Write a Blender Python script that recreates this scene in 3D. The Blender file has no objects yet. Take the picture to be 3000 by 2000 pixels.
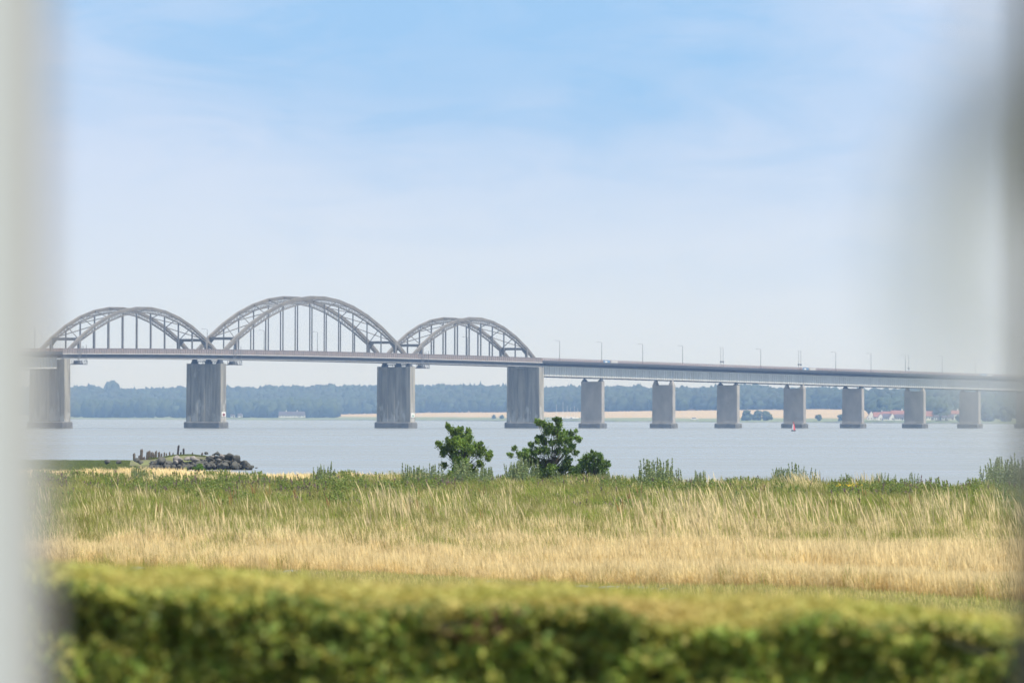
import bpy, math, random
import numpy as np
from mathutils import Vector, Matrix

random.seed(7); rng = np.random.default_rng(7)
S = bpy.context.scene
R = math.radians
col = S.collection

# ------------------------------------------------------------------ camera
F = 19000.0                       # focal length in photo pixels (photo is 3000 wide)
CAMZ = 4.5
ROLL = 0.003
PITCH = math.atan(220.7 / F)
cd = bpy.data.cameras.new('camera'); cam = bpy.data.objects.new('camera', cd); col.objects.link(cam)
cd.sensor_width = 36; cd.lens = F * 36 / 3000
cd.clip_start = 0.05; cd.clip_end = 40000
cam.location = (0, 0, CAMZ)
CM = Matrix.Rotation(math.pi / 2 + PITCH, 3, 'X') @ Matrix.Rotation(ROLL, 3, 'Z')
cam.rotation_euler = CM.to_euler()
cd.dof.use_dof = True; cd.dof.focus_distance = 360; cd.dof.aperture_fstop = (cd.lens / 1000) / 0.040
S.camera = cam
S.view_settings.view_transform = 'Standard'; S.view_settings.look = 'None'
S.view_settings.gamma = 1; S.view_settings.use_curve_mapping = False
S.view_settings.exposure = 0.5
S.cycles.use_denoising = True
S.cycles.max_bounces = 6; S.cycles.diffuse_bounces = 3; S.cycles.glossy_bounces = 2
S.cycles.transparent_max_bounces = 12; S.cycles.volume_bounces = 0

# ------------------------------------------------------------------ sun and sky
SUN_EL, SUN_AZ = 60, 122           # azimuth clockwise from +Y
sd = bpy.data.lights.new('sun', 'SUN'); sd.energy = 4.4; sd.angle = R(0.5); sd.color = (1, .95, .86)
sun = bpy.data.objects.new('sun', sd); col.objects.link(sun); sun.location = (60, 40, 90)
tosun = Vector((math.sin(R(SUN_AZ)) * math.cos(R(SUN_EL)), math.cos(R(SUN_AZ)) * math.cos(R(SUN_EL)), math.sin(R(SUN_EL))))
sun.rotation_euler = tosun.to_track_quat('Z', 'Y').to_euler()

W = bpy.data.worlds.new('World'); S.world = W; W.use_nodes = True
nt = W.node_tree; nt.nodes.clear()
def N(t, **k):
    n = nt.nodes.new(t)
    for a, b in k.items():
        if a == 'v':
            for i, x in b.items(): n.inputs[i].default_value = x
        else: setattr(n, a, b)
    return n
def L(a, b): nt.links.new(a, b)
def M(op, a, b=None, clamp=False):
    n = nt.nodes.new('ShaderNodeMath'); n.operation = op; n.use_clamp = clamp
    for i, x in enumerate((a, b)):
        if x is None: continue
        if isinstance(x, (int, float)): n.inputs[i].default_value = x
        else: L(x, n.inputs[i])
    return n.outputs[0]
def SM(x, a, b, lo=0., hi=1.):
    n = nt.nodes.new('ShaderNodeMapRange'); n.interpolation_type = 'SMOOTHSTEP'
    L(x, n.inputs[0])
    for i, v in enumerate((a, b, lo, hi)): n.inputs[i + 1].default_value = v
    return n.outputs[0]
sky = N('ShaderNodeTexSky', sky_type='NISHITA', sun_disc=False, sun_elevation=R(SUN_EL), sun_rotation=R(SUN_AZ),
        air_density=1.0, dust_density=1.0, ozone_density=1.6)
tc = N('ShaderNodeTexCoord'); sx = N('ShaderNodeSeparateXYZ'); L(tc.outputs['Generated'], sx.inputs[0])
X, Y, Z = sx.outputs
# soft cloud veil: noise over azimuth / elevation
cx = N('ShaderNodeCombineXYZ'); L(M('ADD', M('MULTIPLY', X, 9), M('MULTIPLY', Z, 5)), cx.inputs[0]); L(M('MULTIPLY', Z, 34), cx.inputs[1]); L(M('MULTIPLY', Y, 1), cx.inputs[2])
n1 = N('ShaderNodeTexNoise', v={'Scale': 1.5, 'Detail': 7, 'Roughness': .58, 'Distortion': .4}); L(cx.outputs[0], n1.inputs['Vector'])
n2 = N('ShaderNodeTexNoise', v={'Scale': 3.2, 'Detail': 8, 'Roughness': .62, 'Distortion': .9}); L(cx.outputs[0], n2.inputs['Vector'])
# clear patch of blue above the middle of the strait, veil thickening to the horizon
dx = M('MULTIPLY', M('SUBTRACT', X, M('ADD', M('MULTIPLY', M('SUBTRACT', Z, .055), -.9), -0.012)), 17)
dz = M('MULTIPLY', M('SUBTRACT', Z, .064), 40)
rr = M('SQRT', M('ADD', M('MULTIPLY', dx, dx), M('MULTIPLY', dz, dz)))
rr = M('ADD', rr, M('MULTIPLY', M('SUBTRACT', n1.outputs[0], .5), 1.7))
clear = SM(rr, 1.75, .15)
low = SM(Z, .0, .055, .0, 1.)
blue = M('MULTIPLY', M('MAXIMUM', clear, SM(Z, .09, .3, 0, .35)), low)
blue = M('ADD', blue, M('MULTIPLY', SM(n2.outputs[0], .42, .7, 0, .26), low), clamp=True)
skyb = N('ShaderNodeVectorMath', operation='SCALE'); skyb.inputs['Scale'].default_value = 1.0; L(sky.outputs[0], skyb.inputs[0])
cl = N('ShaderNodeMix', data_type='RGBA'); L(SM(Z, 0.0, .05), cl.inputs[0])
cl.inputs[6].default_value = (6.2, 6.85, 7.5, 1); cl.inputs[7].default_value = (5.1, 6.05, 7.75, 1)
ch = N('ShaderNodeMix', data_type='RGBA'); L(SM(Z, .075, .2), ch.inputs[0]); L(cl.outputs[2], ch.inputs[6]); ch.inputs[7].default_value = (5.7, 6.15, 6.7, 1)
mx = N('ShaderNodeMix', data_type='RGBA'); L(blue, mx.inputs[0]); L(ch.outputs[2], mx.inputs[6])
tb = N('ShaderNodeMix', data_type='RGBA', blend_type='MIX'); tb.inputs[0].default_value = .82
L(skyb.outputs[0], tb.inputs[6]); tb.inputs[7].default_value = (2.5, 4.75, 8.0, 1)
L(tb.outputs[2], mx.inputs[7])
bg = N('ShaderNodeBackground', v={'Strength': .088}); L(mx.outputs[2], bg.inputs[0])
wo = N('ShaderNodeOutputWorld'); L(bg.outputs[0], wo.inputs[0])

# ------------------------------------------------------------------ helpers
def yh(px): return 1220.7 + ROLL * (px - 1500)
def atx(px, Y): return (px - 1500) / F * Y
def atz(px, py, Y): return CAMZ + (yh(px) - py) / F * Y
def at(px, py, Y): return Vector((atx(px, Y), Y, atz(px, py, Y)))

def tag(o, label=None, cat=None, group=None, kind=None):
    if label: o['label'] = label
    if cat: o['category'] = cat
    if group: o['group'] = group
    if kind: o['kind'] = kind
    return o
def empty(name, loc, rz=0):
    o = bpy.data.objects.new(name, None); col.objects.link(o); o.location = loc; o.rotation_euler = (0, 0, rz)
    o.empty_display_size = .3
    return o
def wloc(p):
    v = Vector((0, 0, 0))
    while p is not None: v = v + p.location; p = p.parent
    return v
class MB:
    def __init__(s): s.v = []; s.f = []
    def hexa(s, P):   # P: 4 bottom ring + 4 top ring
        b = len(s.v); s.v += [tuple(p) for p in P]
        s.f += [(b, b+3, b+2, b+1), (b+4, b+5, b+6, b+7)] + [(b+i, b+(i+1) % 4, b+4+(i+1) % 4, b+4+i) for i in range(4)]
    def box(s, x0, x1, y0, y1, z0, z1):
        s.hexa([(x0,y0,z0),(x1,y0,z0),(x1,y1,z0),(x0,y1,z0),(x0,y0,z1),(x1,y0,z1),(x1,y1,z1),(x0,y1,z1)])
    def beam(s, p0, p1, a, b):   # a, b: full-size cross-section vectors
        p0, p1, a, b = Vector(p0), Vector(p1), Vector(a) / 2, Vector(b) / 2
        s.hexa([p0-a-b, p0+a-b, p0+a+b, p0-a+b, p1-a-b, p1+a-b, p1+a+b, p1-a+b])
    def tube(s, pts, rad, n=6, caps=True):
        pts = [Vector(p) for p in pts]; b = len(s.v); m = len(pts)
        for i, p in enumerate(pts):
            d = (pts[min(i+1, m-1)] - pts[max(i-1, 0)]).normalized()
            u = d.orthogonal().normalized() if abs(d.z) > .9 else d.cross(Vector((0,0,1))).normalized()
            w = d.cross(u)
            for k in range(n):
                a = 2*math.pi*k/n; s.v.append(tuple(p + (u*math.cos(a) + w*math.sin(a)) * rad[i]))
        for i in range(m-1):
            for k in range(n):
                s.f.append((b+i*n+k, b+i*n+(k+1) % n, b+(i+1)*n+(k+1) % n, b+(i+1)*n+k))
        if caps: s.f.append(tuple(b+k for k in range(n))[::-1]); s.f.append(tuple(b+(m-1)*n+k for k in range(n)))
    def lathe(s, prof, n=16, c=(0,0,0)):
        s.tube([(c[0], c[1], c[2]+z) for r, z in prof], [r for r, z in prof], n)
    def build(s, name, mat, parent=None, loc=None, smooth=False, local=False):
        o0 = Vector((0,0,0)) if local else (wloc(parent) if parent is not None else Vector(loc or (0,0,0)))
        me = bpy.data.meshes.new(name)
        me.from_pydata([(x-o0.x, y-o0.y, z-o0.z) for x, y, z in s.v], [], s.f)
        me.materials.append(mat); me.validate()
        if smooth: me.polygons.foreach_set('use_smooth', [True]*len(me.polygons))
        o = bpy.data.objects.new(name, me); col.objects.link(o)
        if parent is not None: o.parent = parent
        elif not local: o.location = o0
        return o
def np_mesh(name, V, Fq, mat, cols=None, smooth=False, parent=None, link=True):
    """V (n,3), Fq (m,k) constant face size, cols (m,4) per face colour"""
    me = bpy.data.meshes.new(name); V = np.asarray(V, np.float32); Fq = np.asarray(Fq, np.int32); m, k = Fq.shape
    me.vertices.add(len(V)); me.vertices.foreach_set('co', V.ravel())
    me.loops.add(m*k); me.loops.foreach_set('vertex_index', Fq.ravel())
    me.polygons.add(m); me.polygons.foreach_set('loop_start', np.arange(m, dtype=np.int32)*k)
    try: me.polygons.foreach_set('loop_total', np.full(m, k, np.int32))
    except Exception: pass
    me.update(calc_edges=True); me.validate()
    if cols is not None:
        a = me.color_attributes.new('Col', 'FLOAT_COLOR', 'CORNER')
        c = np.repeat(np.asarray(cols, np.float32), k, axis=0)
        if c.shape[1] == 3: c = np.hstack([c, np.ones((len(c), 1), np.float32)])
        a.data.foreach_set('color', c.ravel())
    if smooth: me.polygons.foreach_set('use_smooth', np.ones(m, bool))
    me.materials.append(mat)
    o = bpy.data.objects.new(name, me)
    if link: col.objects.link(o)
    if parent is not None: o.parent = parent
    return o
def copy_tree(o, parent=None):
    c = o.copy(); col.objects.link(c); c.parent = parent
    for ch in o.children: copy_tree(ch, c)
    return c

def mat(name, c, rough=.8, c2=None, scale=1., stretch=(1,1,1), bump=0., lo=.35, hi=.65, metal=0., detail=6, extra=None):
    m = bpy.data.materials.new(name); m.use_nodes = True; t = m.node_tree; b = t.nodes['Principled BSDF']
    b.inputs['Base Color'].default_value = (*c, 1); b.inputs['Roughness'].default_value = rough; b.inputs['Metallic'].default_value = metal
    if c2 is None: c2 = tuple(x*.8 for x in c)
    tcn = t.nodes.new('ShaderNodeTexCoord'); mp = t.nodes.new('ShaderNodeMapping'); mp.inputs['Scale'].default_value = stretch
    t.links.new(tcn.outputs['Object'], mp.inputs[0])
    nz = t.nodes.new('ShaderNodeTexNoise'); nz.inputs['Scale'].default_value = scale; nz.inputs['Detail'].default_value = detail; nz.inputs['Roughness'].default_value = .6
    t.links.new(mp.outputs[0], nz.inputs['Vector'])
    r = t.nodes.new('ShaderNodeMapRange'); r.inputs[1].default_value = lo; r.inputs[2].default_value = hi; t.links.new(nz.outputs[0], r.inputs[0])
    mxn = t.nodes.new('ShaderNodeMix'); mxn.data_type = 'RGBA'; mxn.inputs[6].default_value = (*c, 1); mxn.inputs[7].default_value = (*c2, 1)
    t.links.new(r.outputs[0], mxn.inputs[0]); t.links.new(mxn.outputs[2], b.inputs['Base Color'])
    if bump:
        bp = t.nodes.new('ShaderNodeBump'); bp.inputs['Strength'].default_value = bump; t.links.new(nz.outputs[0], bp.inputs['Height']); t.links.new(bp.outputs[0], b.inputs['Normal'])
    if extra: extra(t, b, mxn, tcn)
    return m
def leafmat(name, transl=.35, rough=.6, tint=None, rand=0.):
    m = bpy.data.materials.new(name); m.use_nodes = True; t = m.node_tree; b = t.nodes['Principled BSDF']; b.inputs['Roughness'].default_value = rough
    b.inputs['Specular IOR Level'].default_value = .3
    a = t.nodes.new('ShaderNodeVertexColor'); a.layer_name = 'Col'; src = a.outputs[0]
    if rand:
        oi = t.nodes.new('ShaderNodeObjectInfo'); r = t.nodes.new('ShaderNodeMapRange'); r.inputs[3].default_value = 1-rand; r.inputs[4].default_value = 1+rand
        t.links.new(oi.outputs['Random'], r.inputs[0]); vm = t.nodes.new('ShaderNodeVectorMath'); vm.operation = 'SCALE'
        t.links.new(src, vm.inputs[0]); t.links.new(r.outputs[0], vm.inputs['Scale']); src = vm.outputs[0]
    t.links.new(src, b.inputs['Base Color'])
    tr = t.nodes.new('ShaderNodeBsdfTranslucent'); t.links.new(src, tr.inputs[0])
    ms = t.nodes.new('ShaderNodeMixShader'); ms.inputs[0].default_value = transl
    t.links.new(b.outputs[0], ms.inputs[1]); t.links.new(tr.outputs[0], ms.inputs[2]); t.links.new(ms.outputs[0], t.nodes['Material Output'].inputs[0])
    return m

def stains(t, b, mxn, tcn):     # pale lime bloom on the lower third, dark tide line at the foot
    sp = t.nodes.new('ShaderNodeSeparateXYZ'); t.links.new(tcn.outputs['Object'], sp.inputs[0])
    mp = t.nodes.new('ShaderNodeMapping'); mp.inputs['Scale'].default_value = (1,1,.35); t.links.new(tcn.outputs['Object'], mp.inputs[0])
    n = t.nodes.new('ShaderNodeTexNoise'); n.inputs['Scale'].default_value = .5; n.inputs['Detail'].default_value = 5; t.links.new(mp.outputs[0], n.inputs['Vector'])
    h = t.nodes.new('ShaderNodeMapRange'); h.inputs[1].default_value = 14; h.inputs[2].default_value = 3; h.inputs[3].default_value = -.12; h.inputs[4].default_value = .09; t.links.new(sp.outputs[2], h.inputs[0])
    a = t.nodes.new('ShaderNodeMath'); a.operation = 'ADD'; t.links.new(n.outputs[0], a.inputs[0]); t.links.new(h.outputs[0], a.inputs[1])
    r_ = t.nodes.new('ShaderNodeMapRange'); r_.inputs[1].default_value = .54; r_.inputs[2].default_value = .64; r_.inputs[4].default_value = .75; t.links.new(a.outputs[0], r_.inputs[0])
    m2 = t.nodes.new('ShaderNodeMix'); m2.data_type = 'RGBA'; m2.inputs[7].default_value = (.44,.44,.42,1); t.links.new(r_.outputs[0], m2.inputs[0]); t.links.new(mxn.outputs[2], m2.inputs[6]); t.links.new(m2.outputs[2], b.inputs['Base Color'])
MT = dict(
    concrete=mat('pier_concrete', (.33,.315,.275), .9, (.16,.155,.138), .55, (1,1,.09), .15, .38, .62, extra=stains),
    concrete_pale=mat('weathered_concrete', (.37,.35,.32), .9, (.26,.25,.235), .3, (1,1,.6), .15),
    plinth=mat('wet_plinth_concrete', (.17,.17,.165), .9, (.10,.10,.10), .4, (1,1,1), .2),
    steel=mat('arch_grey_paint', (.21,.19,.165), .6, (.15,.138,.12), .3, (1,1,1), 0),
    hanger=mat('hanger_paint', (.19,.185,.18), .6, (.14,.13,.125), .3),
    darksteel=mat('dark_deck_steel', (.05,.056,.066), .7, (.035,.038,.045), .25),
    girder=mat('pale_girder_paint', (.56,.58,.57), .6, (.46,.48,.48), .25, (1,1,.3)),
    flange=mat('flange_paint', (.5,.5,.49), .6),
    parapet=mat('parapet_panel', (.25,.205,.195), .8, (.19,.17,.165), .5, (1,1,1)),
    redrail=mat('red_brown_railing', (.26,.16,.15), .7, (.20,.16,.155), .5),
    asphalt=mat('asphalt', (.06,.06,.06), .9),
    lamp=mat('lamp_grey', (.16,.17,.18), .6), white=mat('white_paint', (.78,.78,.76), .6, (.66,.66,.65), 2),
    red=mat('red_paint', (.55,.05,.05), .5), green=mat('green_paint', (.04,.28,.12), .5), rust=mat('red_brown_sign', (.22,.05,.04), .6),
    blue=mat('blue_panel', (.13,.25,.42), .5), black=mat('black_paint', (.03,.03,.035), .5),
    wood=mat('old_timber', (.17,.14,.11), .95, (.08,.065,.055), 6, (1,1,.2), .5), darkwood=mat('dark_timber', (.06,.045,.04), .9, (.03,.025,.02), 6, (1,1,.2), .5),
    rock=mat('groyne_rock', (.105,.10,.085), .95, (.035,.036,.03), 1.5, (1,1,1), .6), palerock=mat('pale_rock', (.30,.27,.24), .9, (.17,.15,.14), 2.5, (1,1,1), .5),
    edge=mat('flat_grey_stone', (.26,.265,.28), .9, (.15,.15,.16), 2.), bark=mat('bark', (.10,.08,.06), .95, (.06,.05,.04), 5), tile=mat('red_roof_tile', (.27,.115,.08), .85, (.20,.09,.07), 1.),
    slate=mat('dark_roof', (.07,.06,.075), .8), wall=mat('white_render', (.82,.81,.78), .8), glass=mat('window_dark', (.05,.06,.07), .2),
    cream=mat('cream_render', (.60,.50,.34), .8), leaf=leafmat('leaf'), needle=leafmat('far_leaf', .1, .8), grass=leafmat('grass_blade', .4, .6, rand=.22),
)

# ------------------------------------------------------------------ water and land
def water_mat():
    m = bpy.data.materials.new('sea_water'); m.use_nodes = True; t = m.node_tree; b = t.nodes['Principled BSDF']
    b.inputs['Base Color'].default_value = (.21,.225,.225,1); b.inputs['IOR'].default_value = 1.33
    g = t.nodes.new('ShaderNodeNewGeometry')
    def nz(sc, st, det):
        mp = t.nodes.new('ShaderNodeMapping'); mp.inputs['Scale'].default_value = st; t.links.new(g.outputs['Position'], mp.inputs[0])
        n = t.nodes.new('ShaderNodeTexNoise'); n.inputs['Scale'].default_value = sc; n.inputs['Detail'].default_value = det; t.links.new(mp.outputs[0], n.inputs['Vector']); return n
    w1 = nz(.9, (.8,1,1), 4); w2 = nz(.22, (.6,1,1), 3); w3 = nz(.035, (.35,1,1), 8); w4 = nz(.004, (.15,1,1), 4)
    ad = t.nodes.new('ShaderNodeMath'); ad.operation = 'MULTIPLY_ADD'; t.links.new(w2.outputs[0], ad.inputs[0]); ad.inputs[1].default_value = 2.5; t.links.new(w1.outputs[0], ad.inputs[2])
    bp = t.nodes.new('ShaderNodeBump'); bp.inputs['Strength'].default_value = .85; bp.inputs['Distance'].default_value = .22
    t.links.new(ad.outputs[0], bp.inputs['Height']); t.links.new(bp.outputs[0], b.inputs['Normal'])
    mu = t.nodes.new('ShaderNodeMath'); mu.operation = 'ADD'; t.links.new(w3.outputs[0], mu.inputs[0]); t.links.new(w4.outputs[0], mu.inputs[1])
    r = t.nodes.new('ShaderNodeMapRange'); r.inputs[1].default_value = .75; r.inputs[2].default_value = 1.25; r.inputs[3].default_value = .2; r.inputs[4].default_value = .38
    t.links.new(mu.outputs[0], r.inputs[0]); t.links.new(r.outputs[0], b.inputs['Roughness'])
    return m
o = MB(); o.v = [(-5500,-150,0),(5500,-150,0),(5500,11000,0),(-5500,11000,0)]; o.f = [(0,1,2,3)]
tag(o.build('water', water_mat()), kind='structure')

def fractal(n, seed, rough=.55):
    r = np.random.default_rng(seed); x = np.arange(n); s = np.zeros(n); a = 1; k = 4
    while k < n:
        pts = r.normal(size=k+2); s += a*np.interp(x, np.linspace(0, n-1, k+2), pts); a *= rough; k *= 2
    return s

# near ground: meadow, lawn and the low green spit
def shore_d(px): return np.interp(px, [-400, 300, 900, 1500, 2200, 3400], [352, 348, 328, 300, 284, 272])
def ground_mat():
    def ex(t, b, mxn, tcn):
        g = t.nodes.new('ShaderNodeSeparateXYZ'); t.links.new(tcn.outputs['Object'], g.inputs[0])
        n = t.nodes.new('ShaderNodeTexNoise'); n.inputs['Scale'].default_value = .12; n.inputs['Detail'].default_value = 5
        t.links.new(tcn.outputs['Object'], n.inputs['Vector'])
        a = t.nodes.new('ShaderNodeMath'); a.operation = 'MULTIPLY_ADD'; t.links.new(n.outputs[0], a.inputs[0]); a.inputs[1].default_value = 60; t.links.new(g.outputs[1], a.inputs[2])
        cr = t.nodes.new('ShaderNodeValToRGB'); mr = t.nodes.new('ShaderNodeMapRange'); mr.inputs[1].default_value = 30; mr.inputs[2].default_value = 630; t.links.new(a.outputs[0], mr.inputs[0]); t.links.new(mr.outputs[0], cr.inputs[0])
        e = cr.color_ramp.elements; e[0].position = 0; e[0].color = (.13,.16,.04,1); e[1].position = 1; e[1].color = (.08,.12,.03,1)
        for p, c in ((.19,(.15,.17,.05,1)),(.215,(.40,.30,.15,1)),(.28,(.34,.27,.13,1)),(.33,(.12,.15,.04,1)),(.46,(.13,.15,.05,1)),(.50,(.38,.28,.13,1)),(.62,(.38,.28,.13,1)),(.70,(.09,.13,.035,1))):
            q = e.new(p); q.color = c
        t.links.new(cr.outputs[0], mxn.inputs[6]); mxn.blend_type = 'MULTIPLY'; mxn.inputs[7].default_value = (.75,.75,.7,1)
    return mat('meadow_soil', (.3,.25,.12), .95, (.2,.2,.1), .8, (1,1,1), .3, extra=ex)
ys = np.concatenate([np.linspace(-40, 120, 30), np.linspace(124, 400, 140), np.linspace(404, 720, 120)])
pxs = np.linspace(-1500, 4500, 240)
V = []
fn = fractal(240, 3)
for y in ys:
    for i, px in enumerate(pxs):
        yy = max(y, 60); x = (px-1500)/F*yy*(1 if y > 60 else 1) if y > 60 else (px-1500)/F*60*1.0
        x = x * (1 if y > 60 else 14)  if y <= 60 else x
        sd_ = shore_d(px) + fn[i]*1.5
        z = 1.2 + .05*math.sin(x*.9+y*.13) + .05*math.sin(y*.37+x*.3)
        z -= max(0, (y-sd_+3)/3.2)**1.0*1.6 if y > sd_-3 else 0
        # low spit on the left, beyond the meadow
        edge = np.interp(px, [-900, 60, 300, 400, 560, 760, 1000], [520, 512, 505, 520, 540, 640, 900])
        w = 1/(1+math.exp((px-428)/10.))
        if y > 460:
            near = 1/(1+math.exp(-(y-edge)/1.6)); far = 1/(1+math.exp((y-612-25*fn[i])/2.))
            z = max(z, -1.5 + 1.68*near*far*w)
        V.append((x, y, max(z, -1.5)))
V = np.array(V)
nx = len(pxs)
Fq = np.array([(j*nx+i, j*nx+i+1, (j+1)*nx+i+1, (j+1)*nx+i) for j in range(len(ys)-1) for i in range(nx-1)])
tag(np_mesh('ground', V, Fq, ground_mat(), smooth=True), kind='structure')

# far shore ------------------------------------------------------------
def shZ(px): return np.interp(px, [-800, 300, 900, 1300, 1800, 2300, 2900, 3800], [7600, 7500, 7250, 6900, 6060, 5900, 5150, 4800])
def fieldtop(px): return np.interp(px, [-800, 300, 900, 1300, 1600, 1900, 2400, 2600, 3800], [1216, 1217, 1215, 1207.5, 1206, 1203, 1197.5, 1198, 1200])
TOPP = [(-900,1137),(0,1135),(205,1135),(245,1133),(268,1128),(282,1129),(292,1138),(305,1136),(314,1124),(330,1118),(345,1122),(358,1139),(420,1138),(530,1134),(660,1133),(700,1136),(740,1133),(755,1138),(775,1130),(870,1130),(900,1133),(930,1129),(1020,1130),(1100,1131),(1200,1128),(1225,1126),(1240,1132),(1270,1127),(1330,1128),(1390,1127),(1430,1131),(1470,1129),(1495,1132),(1600,1134),(1700,1132),(1790,1133),(1820,1130),(1850,1136),(1866,1130),(1900,1137),(1985,1136),(2005,1130),(2020,1137),(2100,1133),(2200,1128),(2300,1138),(2385,1135),(2440,1138),(2540,1144),(2590,1147),(2620,1144),(2700,1140),(2800,1139),(3000,1139),(3900,1141)]
def topy(px): return np.interp(px, [a for a,_ in TOPP], [b for _,b in TOPP])
fpx = np.linspace(-900, 3900, 400); V = []
rows = [(-40,-2.5),(-4,-.6),(0,.9),(30,1.8),(120,2.4)]
TREEH = 17.
for dy, z in rows:
    for px in fpx:
        Yd = shZ(px)+dy + 10*math.sin(px*.05)+6*math.sin(px*.17); V.append((atx(px, Yd), Yd, z))
for q in np.linspace(.1, 1, 10):
    for px in fpx:
        Yd = shZ(px)+120+q*900; zf = atz(px, fieldtop(px), shZ(px)+1020); V.append((atx(px, Yd), Yd, 2.4+(zf-2.4)*q**.9))
for q in np.linspace(.15, 1, 7):
    for px in fpx:
        Y0 = shZ(px)+1020; zf = atz(px, fieldtop(px), Y0); Yd = Y0+q*900; zt = atz(px, 1134, shZ(px)+1920)-TREEH; V.append((atx(px, Yd), Yd, zf+(zt-zf)*q))
for px in fpx:
    Yd = shZ(px)+3000; zt = atz(px, 1134, shZ(px)+1920)-TREEH; V.append((atx(px, Yd), Yd, zt-16))
nx = len(fpx); nr = len(V)//nx
Fq = np.array([(j*nx+i, j*nx+i+1, (j+1)*nx+i+1, (j+1)*nx+i) for j in range(nr-1) for i in range(nx-1)])
def farmat():
    def ex(t, b, mxn, tcn):
        g = t.nodes.new('ShaderNodeNewGeometry'); sp = t.nodes.new('ShaderNodeSeparateXYZ'); t.links.new(g.outputs['Position'], sp.inputs[0])
        n = t.nodes.new('ShaderNodeTexNoise'); n.inputs['Scale'].default_value = .012; n.inputs['Detail'].default_value = 3; t.links.new(g.outputs['Position'], n.inputs['Vector'])
        a = t.nodes.new('ShaderNodeMath'); a.operation = 'MULTIPLY_ADD'; t.links.new(n.outputs[0], a.inputs[0]); a.inputs[1].default_value = 3.; t.links.new(sp.outputs[2], a.inputs[2])
        cr = t.nodes.new('ShaderNodeValToRGB'); mr = t.nodes.new('ShaderNodeMapRange'); mr.inputs[1].default_value = 0; mr.inputs[2].default_value = 40
        t.links.new(a.outputs[0], mr.inputs[0]); t.links.new(mr.outputs[0], cr.inputs[0])
        e = cr.color_ramp.elements; e[0].position = 0; e[0].color = (.10,.11,.11,1); e[1].position = 1; e[1].color = (.05,.07,.03,1)
        for p, c in ((.05,(.16,.17,.15,1)),(.07,(.14,.18,.08,1)),(.125,(.16,.19,.09,1)),(.15,(.40,.31,.19,1)),(.45,(.42,.33,.21,1))):
            q = e.new(p); q.color = c
        t.links.new(cr.outputs[0], mxn.inputs[6]); mxn.inputs[0].default_value = 0
        mxn.blend_type = 'MULTIPLY'; mxn.inputs[7].default_value = (.85,.85,.8,1)
    return mat('far_fields', (.3,.3,.2), .95, (.2,.2,.1), .02, (.3,1,1), 0, extra=ex)
tag(np_mesh('far_shore', np.array(V), Fq, farmat(), smooth=True), kind='structure')
def far_ground(px, dy):
    Y0 = shZ(px)
    if dy <= 120: return 2.0
    zf = atz(px, fieldtop(px), Y0+1020)
    if dy <= 1020: return 2.4+(zf-2.4)*((dy-120)/900)**.9
    zt = atz(px, 1134, Y0+1920)-TREEH
    return zf+(zt-zf)*min(1, (dy-1020)/900)

# crowns: lumpy blobs with leafy facets
def ico(sub):
    bm_ = bpy.data.meshes.new('t'); import bmesh
    b = bmesh.new(); bmesh.ops.create_icosphere(b, subdivisions=sub, radius=1); b.to_mesh(bm_); b.free()
    v = np.array([x.co[:] for x in bm_.vertices]); f = np.array([p.vertices[:] for p in bm_.polygons]); bpy.data.meshes.remove(bm_)
    return v, f
IV, IF = ico(2)
def crowns(name, C, Rd, colr, mat_, parent=None, jit=.16):
    C = np.asarray(C); Rd = np.asarray(Rd); n = len(C); Vs = np.repeat(IV[None], n, 0)
    ph = rng.uniform(0, 6.28, (n, 3)); k = rng.uniform(2, 4, (n, 3))
    lump = 1 + .14*np.sin(IV[None,:,0]*k[:,None,0]*1.7+ph[:,None,0]) + .12*np.sin(IV[None,:,1]*k[:,None,1]*2+ph[:,None,1]) + .10*np.sin(IV[None,:,2]*k[:,None,2]*2.3+ph[:,None,2])
    lump = lump*(1+rng.normal(0, jit, (n, len(IV))))
    Vs = Vs*lump[:,:,None]*Rd[:,None,:] + C[:,None,:]
    Fs = (IF[None] + (np.arange(n)*len(IV))[:,None,None]).reshape(-1, 3)
    base = np.repeat(np.asarray(colr), len(IF), 0)*rng.uniform(.8, 1.2, (n*len(IF), 1))
    o = np_mesh(name, Vs.reshape(-1, 3), Fs, mat_, base, parent=parent)
    return o
C = []; Rd = []; CO = []
px = -880.
while px < 3880:
    for q in (0, .08, .2, .34, .5, .66, .82, .93, 1.):
        dy = 1020+q*900 + rng.uniform(-30, 30); p = px+rng.uniform(-5, 5); Y = shZ(p)+dy
        g = far_ground(p, dy); H = TREEH*rng.uniform(.8, 1.1)
        if q > .9:
            zt = atz(p, topy(p), Y); H = max(9, zt-g)
        elif q > .6: H = min(H, atz(p, topy(p)+4, Y)-g)
        w = rng.uniform(5.5, 9)*(.8 if q > .9 else 1); h = H*.42
        C.append((atx(p, Y), Y, g+H-h)); Rd.append((w, w, h)); c = rng.uniform(.75, 1.2); CO.append((.030*c, .043*c*rng.uniform(.9,1.15), .021*c))
        if q < .05: C.append((atx(p, Y), Y-4, g+H*.35)); Rd.append((w*.9, w*.8, H*.36)); CO.append((.03*c, .05*c, .02*c))
    px += 9
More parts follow.
